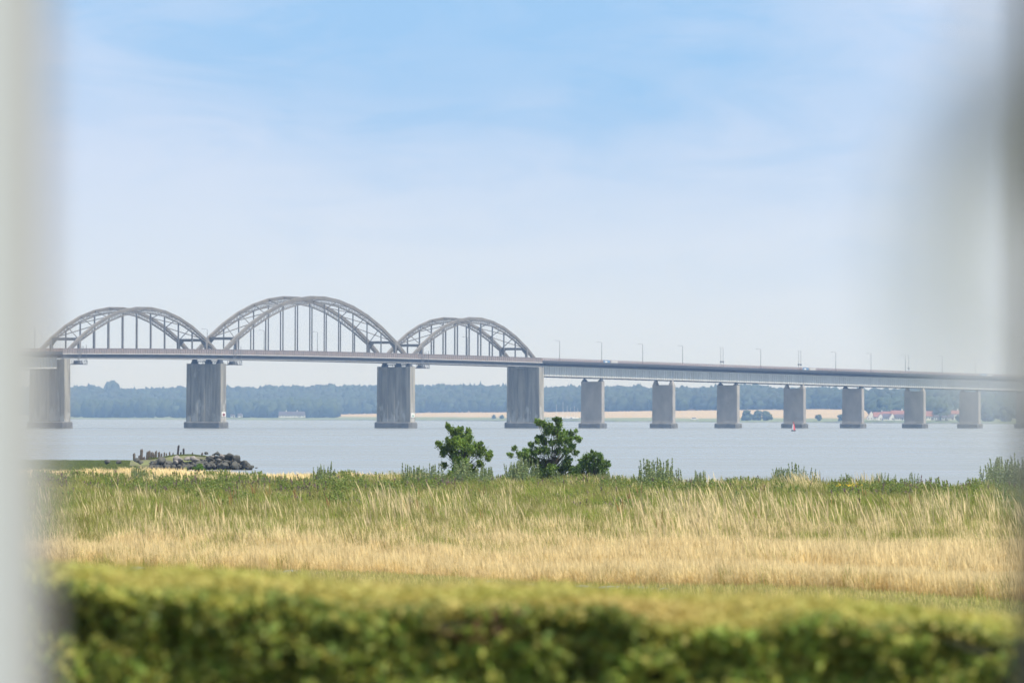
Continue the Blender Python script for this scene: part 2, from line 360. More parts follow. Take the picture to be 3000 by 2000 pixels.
# thick wood right down to the shore behind the white country house, and behind the village
for a, b, d0, d1, n in ((215, 545, 60, 1020, 330), (640, 985, 150, 1020, 430), (2560, 3200, 200, 1020, 420)):
    for k in range(n):
        p = rng.uniform(a, b); dy = d0+(d1-d0)*rng.uniform(0, 1)**1.3
        if b < 1000: dy = max(dy, d0)
        Y = shZ(p)+dy; g = far_ground(p, dy); H = rng.uniform(13, 20) if a < 2000 else rng.uniform(9, 15)
        w = rng.uniform(5, 8); C.append((atx(p, Y), Y, g+H*.52)); Rd.append((w, w, H*.5)); c = rng.uniform(.75, 1.2); CO.append((.035*c, .055*c, .022*c))
tag(crowns('woods', C, Rd, CO, MT['needle']), 'broad dark wood along the far shore behind the bridge', 'wood', kind='stuff')

def far_tree(px0, px1, ytop, ybase, dy, label, name='broadleaf_tree', group=None, n=14):
    pc = (px0+px1)/2; Y = shZ(pc)+dy; g = far_ground(pc, dy); zb = g-.3
    r = (px1-px0)/2/F*Y; h = atz(pc, ytop, Y)-zb
    t = empty(name, (atx(pc, Y), Y, zb)); tag(t, label, 'tree', group)
    m = MB(); m.tube([(0,0,0),(.1,0,h*.35),(0,.1,h*.6)], [.45,.35,.2], 8); m.build('trunk', MT['bark'], t, local=True)
    C = []; Rd = []; CO = []
    for k in range(n):
        a = rng.uniform(0, 6.28); q = rng.uniform(.12, .82); rr_ = r*.62*math.sqrt(max(0, 1-(2*q-.8)**2))*rng.uniform(.3, 1)
        s = rng.uniform(.26, .42)*min(r, h)
        C.append((rr_*math.cos(a), rr_*math.sin(a), h*q)); Rd.append((s*1.1, s, min(s, h*.25))); c = rng.uniform(.8, 1.2); CO.append((.035*c,.055*c,.022*c))
    C.append((0,0,h*.8)); Rd.append((r*.5,r*.5,h*.2)); CO.append((.035,.055,.022))
    crowns('crown', C, Rd, CO, MT['needle'], parent=t)
    return t
far_tree(2166, 2212, 1200, 1228, 40, 'leftmost round dark tree of the lone clump before the pale field', group='trees standing in the open fields')
far_tree(2196, 2240, 1203, 1228, 60, 'middle of the dark clump of trees standing alone before the pale field', group='trees standing in the open fields')
far_tree(2222, 2266, 1204, 1229, 30, 'right end tree of the lone dark clump before the pale field', group='trees standing in the open fields')
far_tree(2384, 2411, 1214, 1233, 30, 'small round tree between the piers left of the village', group='trees standing in the open fields')
far_tree(2453, 2478, 1213, 1233, 30, 'small tree just left of a pier beside the village', group='trees standing in the open fields')
far_tree(1440, 1456, 1214, 1224, 120, 'tiny bush in the pale field left of the widest right pier', name='bush')
far_tree(1463, 1479, 1216, 1224, 120, 'low tiny bush in the pale field touching the big pier', name='bush')
far_tree(2552, 2612, 1166, 1215, 150, 'large round tree behind the white gabled cottage', group='village trees')
far_tree(2725, 2792, 1183, 1225, 90, 'broad dark tree in front of the village roofs', group='village trees')
far_tree(2868, 2920, 1187, 1230, 60, 'dark tree on the far bank right of the last full pier', group='village trees')
far_tree(2915, 2985, 1184, 1232, 50, 'large dark tree at the right end of the far bank', group='village trees')
far_tree(2798, 2822, 1212, 1232, 20, 'small dark tree beside the red roofed house near the last full pier', group='village trees')

# far houses ---------------------------------------------------------------
def house(px0, px1, ytop, yeave, ybase, dy, label, roof, walls, gable='side', chim=(), depth=8, win=4):
    pc = (px0+px1)/2; Y = shZ(pc)+dy; zb = atz(pc, ybase, Y); w = (px1-px0)/F*Y; he = (ybase-yeave)/F*Y; ht = (ybase-ytop)/F*Y
    t = empty('house', (atx(pc, Y), Y, zb)); tag(t, label, 'house', 'houses on the far shore')
    m = MB(); m.box(-w/2, w/2, 0, depth, 0, he)
    if gable == 'front':
        b = len(m.v); m.v += [(-w/2,-.01,he),(w/2,-.01,he),(0,-.01,ht-.15),(-w/2,depth,he),(w/2,depth,he),(0,depth,ht-.15)]; m.f += [(b,b+1,b+2),(b+3,b+5,b+4),(b,b+3,b+4,b+1)]
    else:
        b = len(m.v); m.v += [(-w/2,0,he),(-w/2,depth,he),(-w/2,depth/2,ht-.15),(w/2,0,he),(w/2,depth,he),(w/2,depth/2,ht-.15)]; m.f += [(b,b+2,b+1),(b+3,b+4,b+5),(b,b+1,b+4,b+3)]
    m.build('wall', walls, t, local=True)
    m = MB(); e = .25
    if gable == 'front':
        for s in (-1, 1):
            m.hexa([(s*(w/2+.3),.12,he-.2),(0,.12,ht-.05),(0,depth+.2,ht-.05),(s*(w/2+.3),depth+.2,he-.2),(s*(w/2+.3),.12,he+e-.2),(0,.12,ht+e-.05),(0,depth+.2,ht+e-.05),(s*(w/2+.3),depth+.2,he+e-.2)])
    else:
        for s0, y0 in ((0,-.35),(1,depth+.35)):
            m.hexa([(-w/2-.2,y0,he-.15),(w/2+.2,y0,he-.15),(w/2+.2,depth/2,ht-.1),(-w/2-.2,depth/2,ht-.1),(-w/2-.2,y0,he+e-.15),(w/2+.2,y0,he+e-.15),(w/2+.2,depth/2,ht+e-.1),(-w/2-.2,depth/2,ht+e-.1)])
    rf = m.build('roof', roof, t, local=True)
    for cx_ in chim:
        m = MB(); m.box(cx_*w-.5, cx_*w+.5, depth/2-.5, depth/2+.5, ht-.8, ht+1.4); m.box(cx_*w-.6, cx_*w+.6, depth/2-.6, depth/2+.6, ht+1.4, ht+1.65); m.build('chimney', MT['wall'], rf, local=True)
    for k in range(win):
        x = -w/2+(k+.5)*w/win; f = MB(); f.box(x-.4, x+.4, -.06, .05, he*.35, he*.35+1.0)
        wn = f.build('window', MT['glass'], t, local=True)
    m = MB(); m.box(w*.28-.5, w*.28+.5, -.07, .06, 0, min(2.1, he*.9)); m.build('door', MT['darkwood'], t, local=True)
    return t
T = MT
house(817, 894, 1205, 1216, 1223, 110, 'long white country house with dark roof and two chimneys before the dark wood', T['slate'], T['wall'], chim=(-.22,.2), depth=11, win=9)
house(676, 688, 1213, 1217, 1222, 90, 'tiny white cottage left of the long white house, the left one of two', T['slate'], T['wall'], win=2)
house(697, 710, 1211, 1216, 1222, 90, 'tiny white cottage with pale roof nearer the long white house', T['slate'], T['wall'], win=2)
house(2542, 2565, 1204, 1222, 1230, 40, 'white gable fronted cottage at the left end of the village', T['tile'], T['wall'], 'front', depth=7, win=3)
house(2560, 2586, 1207, 1221, 1230, 48, 'red roofed wing joined behind the white gabled cottage', T['tile'], T['wall'], chim=(.45,), win=3)
house(2584, 2618, 1205, 1219, 1230, 60, 'red roofed house with white walls second from the gabled cottage', T['tile'], T['wall'], win=5)
house(2612, 2652, 1202, 1215, 1230, 75, 'long red roofed house touching the pier in the village', T['tile'], T['cream'], chim=(.3,), win=5)
house(2588, 2612, 1212, 1223, 1231, 34, 'low dark roofed house with white walls in front of red roofs', T['slate'], T['wall'], win=4)
house(2622, 2650, 1213, 1223, 1231, 34, 'low dark roofed white house just left of the village pier', T['slate'], T['wall'], win=4)
house(2572, 2590, 1211, 1224, 1231, 30, 'narrow white cross gable in front of the first red roofs', T['tile'], T['wall'], 'front', depth=6, win=1)
house(2606, 2624, 1211, 1224, 1231, 30, 'narrow white cross gable in front of the long red roof', T['tile'], T['wall'], 'front', depth=6, win=1)
house(2712, 2736, 1204, 1219, 1230, 45, 'red roofed house just right of the village pier', T['tile'], T['wall'], win=3)
house(2738, 2752, 1216, 1222, 1230, 26, 'low white outbuilding left of the broad dark tree', T['slate'], T['wall'], win=2)
house(2760, 2774, 1217, 1223, 1230, 26, 'low white shed below the broad dark tree', T['slate'], T['wall'], win=2)
house(2778, 2796, 1213, 1222, 1230, 26, 'white flat looking house under the small red roof', T['slate'], T['wall'], win=3)
house(2788, 2812, 1202, 1212, 1229, 90, 'white house with bright red roof beside the last full pier', T['tile'], T['wall'], chim=(.3,), win=3)

# sailing boats and vehicles on the far quay
def boat(px, ymast, ydeck, label, ln=9):
    Y = shZ(px)+25; t = empty('sailing_boat', (atx(px, Y), Y, 1.9)); tag(t, label, 'boat', 'sailing boats laid up on the far quay')
    m = MB(); n = 8; h = 1.5
    ring = []
    for k in range(n+1):
        u = k/n; x = -ln/2+u*ln; w = 1.4*math.sin(math.pi*min(1, .25+u*.75))**.7+.02; ring.append((x, w))
    for (xa, wa), (xb, wb) in zip(ring, ring[1:]):
        m.hexa([(xa,-wa*.4,.3),(xb,-wb*.4,.3),(xb,wb*.4,.3),(xa,wa*.4,.3),(xa,-wa,h),(xb,-wb,h),(xb,wb,h),(xa,wa,h)])
    m.build('hull', MT['white'], t, local=True)
    m = MB(); m.hexa([(-1.6,-.8,h),(1.6,-.7,h),(1.6,.7,h),(-1.6,.8,h),(-1.4,-.6,h+.7),(1.1,-.5,h+.6),(1.1,.5,h+.6),(-1.4,.6,h+.7)]); m.build('cabin', MT['white'], t, local=True)
    hm = atz(px, ymast, Y)-1.9; m = MB(); m.tube([(.4,0,h),(.4,0,hm)], [.16,.10], 6); m.tube([(.4,0,h+1.2),(-3,0,h+1.3)], [.12,.1], 6); m.tube([(.4,-.9,hm*.6),(.4,.9,hm*.6)], [.05,.05], 4)
    m.build('mast', MT['white'], t, local=True)
for i, (px_, ym, lb) in enumerate(((1630,1184,'leftmost'),(1649,1177,'tallest masted'),(1661,1188,'third from the left'),(1671,1194,'short masted fourth'),(1682,1191,'second from the right'),(1692,1195,'rightmost'))):
    boat(px_, ym, 1224, lb+' of the white sailing boats whose masts stand before the wood')
def motor(px0, px1, label, name, cat, h=2.0, color='white', loc=None, rz=0, dy=22, group=None, length=None):
    if loc is None:
        pc = (px0+px1)/2; Y = shZ(pc)+dy; w = (px1-px0)/F*Y; t = empty(name, (atx(pc, Y), Y, 1.9))
    else: w = length; t = empty(name, loc, rz)
    tag(t, label, cat, group)
    prof = [(-.5,.25),(-.5,.55),(-.42,.62),(-.34,1),(.16,1),(.30,.60),(.48,.52),(.5,.25)]; m = MB(); k = len(prof); wd = .95
    m.v = [(x*w, -wd, z*h) for x, z in prof]+[(x*w, wd, z*h) for x, z in prof]
    m.f = [tuple(range(k)), tuple(range(2*k-1, k-1, -1))]+[(i, i+k, (i+1) % k+k, (i+1) % k) for i in range(k)]
    m.build('body', MT[color], t, local=True)
    for s in (-1, 1):
        m = MB(); m.hexa([(-.36*w,s*(wd+.02)-.01,.62*h),(.2*w,s*(wd+.02)-.01,.62*h),(.2*w,s*(wd+.02)+.01,.62*h),(-.36*w,s*(wd+.02)+.01,.62*h),(-.32*w,s*(wd+.02)-.01,.92*h),(.13*w,s*(wd+.02)-.01,.92*h),(.13*w,s*(wd+.02)+.01,.92*h),(-.32*w,s*(wd+.02)+.01,.92*h)])
        m.build('window', MT['glass'], t, local=True)
    for sx_ in (-.3, .3):
        for s in (-1, 1):
            m = MB(); m.tube([(sx_*w, s*wd-.12, .33),(sx_*w, s*wd+.12, .33)], [.33,.33], 12); m.build('wheel', MT['black'], t, local=True)
    return t
motor(1600, 1614, 'white car parked on the quay left of the big white van', 'car', 'car', 1.7, group='vehicles on the far quay')
motor(1618, 1641, 'largest white van parked on the quay below the masts', 'van', 'van', 2.6, group='vehicles on the far quay')
motor(1669, 1688, 'white van parked on the quay nearest the first small pier', 'van', 'van', 2.3, group='vehicles on the far quay')
motor(2024, 2047, 'white van standing alone on the far shore between small piers', 'van', 'van', 2.5, group='vehicles on the far quay')

# ------------------------------------------------------------------ the bridge
Z0, X0 = 2280., -162.28; TH = R(61); BC, BS = math.cos(TH), math.sin(TH)
def BP(t, n, z): return Vector((X0+t*BC-n*BS, Z0+t*BS+n*BC, z))
def t_of(px, n=0.):
    k = (px-1500)/F     # X = k*Y
    return (k*(Z0+n*BC)-(X0-n*BS))/(BC-k*BS)
DT = Vector((BC, BS, 0)); DN = Vector((-BS, BC, 0)); DZ = Vector((0, 0, 1))
PX = [146,604.6,1160.5,1539.6,1737,1945.2,2134,2328.7,2499.9,2681.4,2842.4,3005]
PT = [t_of(p) for p in PX]; PT[-1] = PT[-2]+62.3; PT.append(PT[-1]+57.8)
tA, tB, tC, tD = PT[:4]
zc = np.polyfit([-60,0,104,173,242,346,404,466,586,707,765,830,950], [27.35,28.05,28.75,28.95,28.8,28.0,27.5,27.05,26.15,25.3,24.85,24.3,23.3], 5)
def zr(t): return float(np.polyval(zc, t))
T_END = PT[-1]+60
bridge = empty('arch_bridge', BP(tA, 0, 0)); tag(bridge, 'long grey steel and concrete bridge with three arched spans crossing the strait', 'bridge')
def tnz(m, t0, t1, n0, n1, a0, a1, rel=True):
    b0, b1 = (zr(t0), zr(t1)) if rel else (0, 0)
    m.hexa([BP(t0,n0,b0+a0),BP(t1,n0,b1+a0),BP(t1,n1,b1+a0),BP(t0,n1,b0+a0),BP(t0,n0,b0+a1),BP(t1,n0,b1+a1),BP(t1,n1,b1+a1),BP(t0,n1,b0+a1)])
def strip(m, t0, t1, *a, step=8.):
    k = max(1, round((t1-t0)/step))
    for i in range(k): tnz(m, t0+(t1-t0)*i/k, t0+(t1-t0)*(i+1)/k, *a)
TL = tA-62
# deck
m = MB(); strip(m, TL, T_END, -6.35, 6.35, -2.2, -1.95); strip(m, tA-1, tD+1, -6.2, -5.9, -3.5, -2.2); strip(m, tA-1, tD+1, 5.9, 6.2, -3.5, -2.2)
for t_ in np.arange(tA, tD, 4.73): tnz(m, t_-.15, t_+.15, -5.9, 5.9, -3.3, -2.2)
for n_ in (-2.5, 2.5): strip(m, tA, tD, n_-.15, n_+.15, -3.15, -2.2)
deck = m.build('deck', MT['darksteel'], bridge)
m = MB(); strip(m, TL, T_END, -5.5, 5.5, -1.947, -1.9); m.build('road_surface', MT['asphalt'], deck)
m = MB(); strip(m, tA-2, tD+2, -6.75, -6.35, -2.12, -1.86); strip(m, tA-1, tD+1, -6.45, -5.9, -3.68, -3.52); m.build('edge_flange', MT['flange'], deck)
m = MB(); strip(m, tA-1, tD+1, -6.4, 6.4, -3.8, -3.7); m.build('lower_walkway', MT['darksteel'], deck)
# approach deck edge and brackets
for a, b in ((TL, tA-2), (tD+2, T_END)):
    for n0, n1 in ((-6.7, -6.35), (6.35, 6.7)): m = MB(); strip(m, a, b, n0, n1, -2.0, -1.1); m.build('edge_beam', MT['darksteel'], deck)
    m = MB()
    for t_ in np.arange(a+1, b, 3.):
        for s in (-1, 1):
            b0 = zr(t_); P = [BP(t_-.18, s*6.4, b0-2.2), BP(t_+.18, s*6.4, b0-2.2), BP(t_+.18, s*4., b0-2.2), BP(t_-.18, s*4., b0-2.2)]
            Q = [BP(t_-.18, s*6.4, b0-2.55), BP(t_+.18, s*6.4, b0-2.55), BP(t_+.18, s*4., b0-3.1), BP(t_-.18, s*4., b0-3.1)]; m.hexa(Q+P)
    tag(m.build('bracket', MT['darksteel'], deck), kind='stuff')
# parapet on the arch part
for s in (-1, 1):
    m = MB(); n0, n1 = sorted((s*6.46, s*6.54)); strip(m, tA-2, tD+2, n0, n1, -1.86, -.12); n0, n1 = sorted((s*6.38, s*6.62)); strip(m, tA-2, tD+2, n0, n1, -.12, 0)
    for t_ in np.arange(tA-2, tD+2, 1.6): n0, n1 = sorted((s*6.55, s*6.66)); tnz(m, t_-.09, t_+.09, n0, n1, -1.86, -.12)
    m.build('parapet', MT['parapet'], bridge)
# railing on the approaches
for nm, segs in (('railing', ((TL, tA-2), (tD+2, T_END))),):
    for a, b in segs:
        for s in (-1, 1):
            m = MB()
            for z0, z1 in ((-.12,0),(-.40,-.33),(-.66,-.59),(-.92,-.85)):
                n0, n1 = sorted((s*6.48, s*6.58)); strip(m, a, b, n0, n1, z0, z1)
            for t_ in np.arange(a, b, 1.7): n0, n1 = sorted((s*6.46, s*6.62)); tnz(m, t_-.08, t_+.08, n0, n1, -1.12, 0)
            m.build(nm, MT['redrail'], bridge)
# plate girders of the approach spans
def girder(t0, t1):
    for s in (-1, 1):
        m = MB(); n0, n1 = sorted((s*3.95, s*4.0)); strip(m, t0, t1, n0, n1, -7.05, -3.3)
        t_ = t0+.5
        while t_ < t1: n0, n1 = sorted((s*4.0, s*4.22)); tnz(m, t_-.06, t_+.06, n0, n1, -7.0, -3.35); t_ += 2.05
        g = m.build('plate_girder', MT['girder'], bridge); n0, n1 = sorted((s*3.7, s*4.35))
        m = MB(); strip(m, t0, t1, n0, n1, -3.28, -3.12); m.build('flange', MT['flange'], g); m = MB(); strip(m, t0, t1, n0, n1, -7.2, -7.06); m.build('flange', MT['flange'], g)
    m = MB(); k = 10
    for i in range(k):
        a, b = t0+1+(t1-t0-2)*i/k, t0+1+(t1-t0-2)*(i+1)/k; s = 1 if i % 2 else -1
        m.beam(BP(a, -s*3.6, zr(a)-7.45), BP(b, s*3.6, zr(b)-7.45), DN*.0+DT*.25, DZ*.2); m.beam(BP(a, -3.6, zr(a)-7.45), BP(a, 3.6, zr(a)-7.45), DT*.25, DZ*.2)
    m.build('wind_bracing', MT['darksteel'], g)
pts = [TL, tA-1.9]+[]
girder(TL, tA-1.8)
ends = [tD+1.8]+PT[4:]+[T_END]
for a, b in zip(ends, ends[1:]): girder(a+.03, b-.03)

# arches
def arch(t0, t1, n, rise, k, dep, chord):
    f = [1-(1-2*i/k)**2 for i in range(k+1)]
    node = []
    for i in range(k+1):
        t = t0+(t1-t0)*i/k; zb = zr(t0)+(zr(t1)-zr(t0))*i/k; node.append((t, zb-2.0+(rise+2.0-.5*chord)*f[i]))
    s = -1 if n < 0 else 1; m = MB(); w = .82
    low = []
    for i, (t, z) in enumerate(node):
        a = node[max(0, i-1)]; b = node[min(k, i+1)]; d = Vector((b[0]-a[0], b[1]-a[1])).normalized(); taper = min(1., .25+.75*f[i]*1.6)
        low.append((t+d.y*dep*taper, z-d.x*dep*taper))
    for i in range(k):
        p, q = node[i], node[i+1]; d = Vector((q[0]-p[0], q[1]-p[1])).normalized(); up = DT*(-d.y)+DZ*d.x
        m.beam(BP(p[0], n, p[1])-(DT*d.x+DZ*d.y)*.12, BP(q[0], n, q[1])+(DT*d.x+DZ*d.y)*.12, DN*w, up*chord)
        if 0 < i < k-1 or True:
            a, b = low[i], low[i+1]; m.beam(BP(a[0], n, a[1]), BP(b[0], n, b[1]), DN*w*.9, up*.26)
            if 1 <= i < k-1:
                for j in range(5):
                    u0, u1 = j/5, (j+1)/5; lp = lambda A, B, u: (A[0]+(B[0]-A[0])*u, A[1]+(B[1]-A[1])*u)
                    A = lp(p, q, u0); B = lp(a, b, (u0+u1)/2); Cc = lp(p, q, u1)
                    for e in (-.36, .36):
                        m.beam(BP(A[0], n+e, A[1]), BP(B[0], n+e, B[1]), DN*.1, DT*.16); m.beam(BP(B[0], n+e, B[1]), BP(Cc[0], n+e, Cc[1]), DN*.1, DT*.16)
    a = m.build('arch_rib', MT['steel'], bridge)
    for i in range(1, k):
        t, z = low[i] if 1 < i < k-1 else node[i]; t = node[i][0]; m = MB(); hw, ht = (.5, .34) if k == 11 else (.42, .26)
        if i in (1, k-1): hw = .85; ht = .7; m.hexa([BP(t-.35,n-.42,zr(t)-2),BP(t+.35,n-.42,zr(t)-2),BP(t+.35,n+.42,zr(t)-2),BP(t-.35,n+.42,zr(t)-2),BP(t-.75,n-.42,z),BP(t+.75,n-.42,z),BP(t+.75,n+.42,z),BP(t-.75,n+.42,z)])
        else: m.beam(BP(t, n, zr(t)-2.0), BP(t, n, z), DN*hw, DT*ht)
        m.build('hanger', MT['hanger'], a)
    return node
for (t0, t1, rise, k, dep, ch) in ((tA, tB, 15.1, 11, 1.7, 1.0), (tB, tC, 20.8, 13, 2.1, 1.25), (tC, tD, 15.1, 11, 1.7, 1.0)):
    nn = arch(t0+.4, t1-.4, -5.85, rise, k, dep, ch); arch(t0+.4, t1-.4, 5.85, rise, k, dep, ch)
    m = MB()
    for i in (1, k-1):
        t, z = nn[i]; m.beam(BP(t, -5.85, z-.2), BP(t, 5.85, z-.2), DT*.5, DZ*1.0)
        for s in (-1, 1): m.hexa([BP(t-.2,s*5.4,z-2.4),BP(t+.2,s*5.4,z-2.4),BP(t+.2,s*5.2,z-2.4),BP(t-.2,s*5.2,z-2.4),BP(t-.2,s*5.4,z-.7),BP(t+.2,s*5.4,z-.7),BP(t+.2,s*3.6,z-.7),BP(t-.2,s*3.6,z-.7)])
    for i in range(1, k-1):
        a, b = nn[i], nn[i+1]
        m.beam(BP(a[0], -5.4, a[1]), BP(b[0], 5.4, b[1]), DT*.3, DZ*.3); m.beam(BP(a[0], 5.4, a[1]), BP(b[0], -5.4, b[1]), DT*.3, DZ*.3)
    m.build('wind_bracing', MT['steel'], bridge)

# piers
def pier(i, t, hn, ht, top, base_n, base_t, base_h, big, ped=0.):
    m = MB(); bt = .985
    def ring(n0, n1, a0, a1, z): return [BP(t+a0, n0, z), BP(t+a1, n0, z), BP(t+a1, n1, z), BP(t+a0, n1, z)]
    m.hexa(ring(-hn, hn, -ht, ht, base_h)+ring(-hn*bt, hn*bt, -ht*bt, ht*bt, top))
    if big:
        for s0, s1 in ((-hn-.22, -hn+1.5), (hn-1.5, hn+.22)):
            m.hexa(ring(s0, s1, -ht-.3, ht+.3, base_h)+ring(s0*bt, s1*bt, -ht-.22, ht+.22, top+.15))
        for n_ in (-hn*.42, 0, hn*.42): m.hexa(ring(n_-.35, n_+.35, -ht-.14, ht+.14, base_h)+ring(n_-.35, n_+.35, -ht-.1, ht+.1, top-1.2))
        m.hexa(ring(-hn*1.0, hn*1.0, -ht-.2, ht+.2, top-1.2)+ring(-hn*1.0, hn*1.0, -ht-.2, ht+.2, top-.05))
    else:
        for s0, s1 in ((-hn-.12, -hn+.5), (hn-.5, hn+.12)): m.hexa(ring(s0, s1, -ht+.2, ht-.2, base_h)+ring(s0*bt, s1*bt, -ht+.2, ht-.2, top-.1))
        m.hexa(ring(-hn, hn, -ht-.1, ht+.1, base_h)+ring(-hn*.99, hn*.99, -ht+.02, ht-.02, base_h+1.2))
    p = m.build('pier', MT['concrete'] if big else MT['concrete_pale'], bridge)
    m = MB(); c = 1.1
    def oct_(hn_, ht_, z): return [BP(t-ht_, -hn_+c, z), BP(t-ht_+c, -hn_, z), BP(t+ht_-c, -hn_, z), BP(t+ht_, -hn_+c, z), BP(t+ht_, hn_-c, z), BP(t+ht_-c, hn_, z), BP(t-ht_+c, hn_, z), BP(t-ht_, hn_-c, z)]
    for z0, z1, d0, d1 in ((-2., base_h-.35, 0, 0), (base_h-.35, base_h, 0, -.25)):
        b = len(m.v); m.v += [tuple(v) for v in oct_(base_n+d0, base_t+d0, z0)+oct_(base_n+d1, base_t+d1, z1)]
        m.f += [tuple(range(b+7, b-1, -1)), tuple(range(b+8, b+16))]+[(b+j, b+(j+1) % 8, b+8+(j+1) % 8, b+8+j) for j in range(8)]
    m.build('plinth', MT['plinth'], p)
    zb = zr(t)-(7.6 if not big else 3.8)
    if big:
        if zb-top > .3:
            for n_ in (-5.85, -1.0, 5.0):
                m = MB(); m.hexa([BP(t-1.2,n_-1.0,top),BP(t+1.2,n_-1.0,top),BP(t+1.2,n_+1.0,top),BP(t-1.2,n_+1.0,top),BP(t-.7,n_-.6,zb),BP(t+.7,n_-.6,zb),BP(t+.7,n_+.6,zb),BP(t-.7,n_+.6,zb)]); m.build('bearing', MT['darksteel'], p)
            m = MB(); zm = (zb+top)/2+.15; m.beam(BP(t, -6.6, zm), BP(t, 6.2, zm), DT*.4, DZ*.32); m.beam(BP(t+1.4, -6.9, top+.55), BP(t+1.4, 6.6, top+.55), DT*.1, DZ*.08); m.build('pier_top_rail', MT['darksteel'], p)
    else:
        for n_ in (-hn+1.0, hn-1.0):
            m = MB(); zt = zr(t)-7.2; zm = top+min(ped, zt-top-.3)
            m.hexa([BP(t-ht*.8,n_-.95,top-.02),BP(t+ht*.8,n_-.95,top-.02),BP(t+ht*.8,n_+.95,top-.02),BP(t-ht*.8,n_+.95,top-.02),BP(t-.6,n_-.45,zm),BP(t+.6,n_-.45,zm),BP(t+.6,n_+.45,zm),BP(t-.6,n_+.45,zm)])
            m.hexa([BP(t-.35,n_-.3,zm),BP(t+.35,n_-.3,zm),BP(t+.35,n_+.3,zm),BP(t-.35,n_+.3,zm),BP(t-.35,n_-.3,zt),BP(t+.35,n_-.3,zt),BP(t+.35,n_+.3,zt),BP(t-.35,n_+.3,zt)])
            m.build('bearing', MT['concrete_pale'] if ped > 1.5 else MT['darksteel'], p)
TOPS = [24.15, 23.5, 23.5, 24.1]; AT = [18.9, 17.9, 18.1, 17.0, 17.3, 16.4, 16.4, 15.8, 15.2]
for i, t in enumerate(PT):
    if i < 4: pier(i, t, 7.2, 1.65, TOPS[i], 8.4, 3.0, 2.35, True)
    else: pier(i, t, 4.75, 1.3, AT[i-4], 5.8, 2.5, 2.1, False, [.9, 2.1, .8, 1.9, .9, 1.9, .9, 1.5, 1][i-4])

# things on the bridge
lp = empty('street_lamp', (0,0,0)); m = MB(); m.tube([(0,0,0),(0,0,1.2),(0,0,9.3)], [.16,.12,.075], 8); m.build('pole', MT['lamp'], lp, local=True)
m = MB(); m.tube([(0,0,9.2),(-.5,0,9.45),(-1.5,0,9.5)], [.06,.05,.05], 6); m.build('bracket', MT['lamp'], lp, local=True)
m = MB(); m.hexa([(-2.1,-.14,9.42),(-1.4,-.16,9.42),(-1.4,.16,9.42),(-2.1,.14,9.42),(-2.05,-.1,9.56),(-1.4,-.12,9.6),(-1.4,.12,9.6),(-2.05,.1,9.56)]); m.build('lamp_head', MT['lamp'], lp, local=True)
lamps = [(101,'left of the first arch, beside the window jamb'),(607,'in the notch between the first and second arch'),(774,'inside the left half of the tallest arch'),(930,'inside the right half of the tallest arch'),(1370,'inside the right hand arch'),(1639.6,'first on the straight deck right of the arches'),(1762.8,'above the first small pier, left of the blue panel'),(1883,'just left of the second small pier'),(2000,'right of the second small pier'),(2228.9,'between the third and fourth small piers'),(2448.8,'between the fourth and fifth small piers'),(2552,'right of the fifth small pier'),(2653,'left one of the close pair over the village pier'),(2761,'right of the village pier'),(2857.4,'above the last full pier'),(2951.8,'nearest the dark right window edge')]
for i, (p_, w_) in enumerate(lamps):
    n_ = 5.2; t_ = t_of(p_, n_); o = lp if i == 0 else copy_tree(lp); o.location = BP(t_, n_, zr(t_)-1.9); o.rotation_euler = (0, 0, TH*0)
    tag(o, 'grey lamp post on the bridge, '+w_, 'street lamp', 'lamp posts along the bridge')
# slender signal masts with a small box low on the mast
sm = None
for p_, w_ in ((2112,'left of the pair right of the third small pier'),(2118.5,'right of the pair right of the third small pier'),(2340,'left of the pair above the fourth small pier'),(2346.5,'right of the pair above the fourth small pier'),(2662.5,'beside the lamp post above the village pier')):
    n_ = 3.; t_ = t_of(p_, n_)
    if sm is None:
        sm = empty('signal_mast', (0,0,0)); m = MB(); m.tube([(0,0,0),(0,0,9.2)], [.09,.06], 6); m.tube([(0,0,9.2),(-.6,0,9.3)], [.05,.05], 5); m.build('mast', MT['lamp'], sm, local=True)
        m = MB(); m.box(-.4,.4,-.25,.25,3.0,3.6); m.build('signal_box', MT['lamp'], sm, local=True); o = sm
    else: o = copy_tree(sm)
    o.location = BP(t_, n_, zr(t_)-1.9); tag(o, 'very thin mast, '+w_, 'mast', 'thin masts on the bridge deck')
# blue and white boards fixed to the railing
for p_, w_ in ((1768,'just right of the first small pier lamp'),(2352,'above the gap right of the fourth small pier'),(2874,'close to the right window edge')):
    n_ = -6.68; t_ = t_of(p_, n_)
    for cname, a, b, cl_ in (('blue', 0, 5.6, 'blue'), ('white', 6.6, 12.4, 'flange')):
        m = MB(); t0, t1 = t_+a, t_+b; L0 = BP(t0, n_, zr(t0)-1.)
        m.hexa([BP(t0,n_-.05,zr(t0)-1.08),BP(t1,n_-.05,zr(t1)-1.08),BP(t1,n_+.03,zr(t1)-1.08),BP(t0,n_+.03,zr(t0)-1.08),BP(t0,n_-.05,zr(t0)-.1),BP(t1,n_-.05,zr(t1)-.1),BP(t1,n_+.03,zr(t1)-.1),BP(t0,n_+.03,zr(t0)-.1)])
        o = m.build('railing_board', MT[cl_], loc=L0); tag(o, cname+' board fixed along the bridge railing, '+w_, 'board', 'boards on the bridge railing')
        if cname == 'blue':
            m = MB(); m.hexa([BP(t0+1.4,n_-.08,zr(t0)-1.),BP(t0+3.2,n_-.08,zr(t0)-1.),BP(t0+3.2,n_-.05,zr(t0)-1.),BP(t0+1.4,n_-.05,zr(t0)-1.),BP(t0+1.4,n_-.08,zr(t0)-.5),BP(t0+3.2,n_-.08,zr(t0)-.5),BP(t0+3.2,n_-.05,zr(t0)-.5),BP(t0+1.4,n_-.05,zr(t0)-.5)])
            m.build('pale_patch', MT['white'], o)
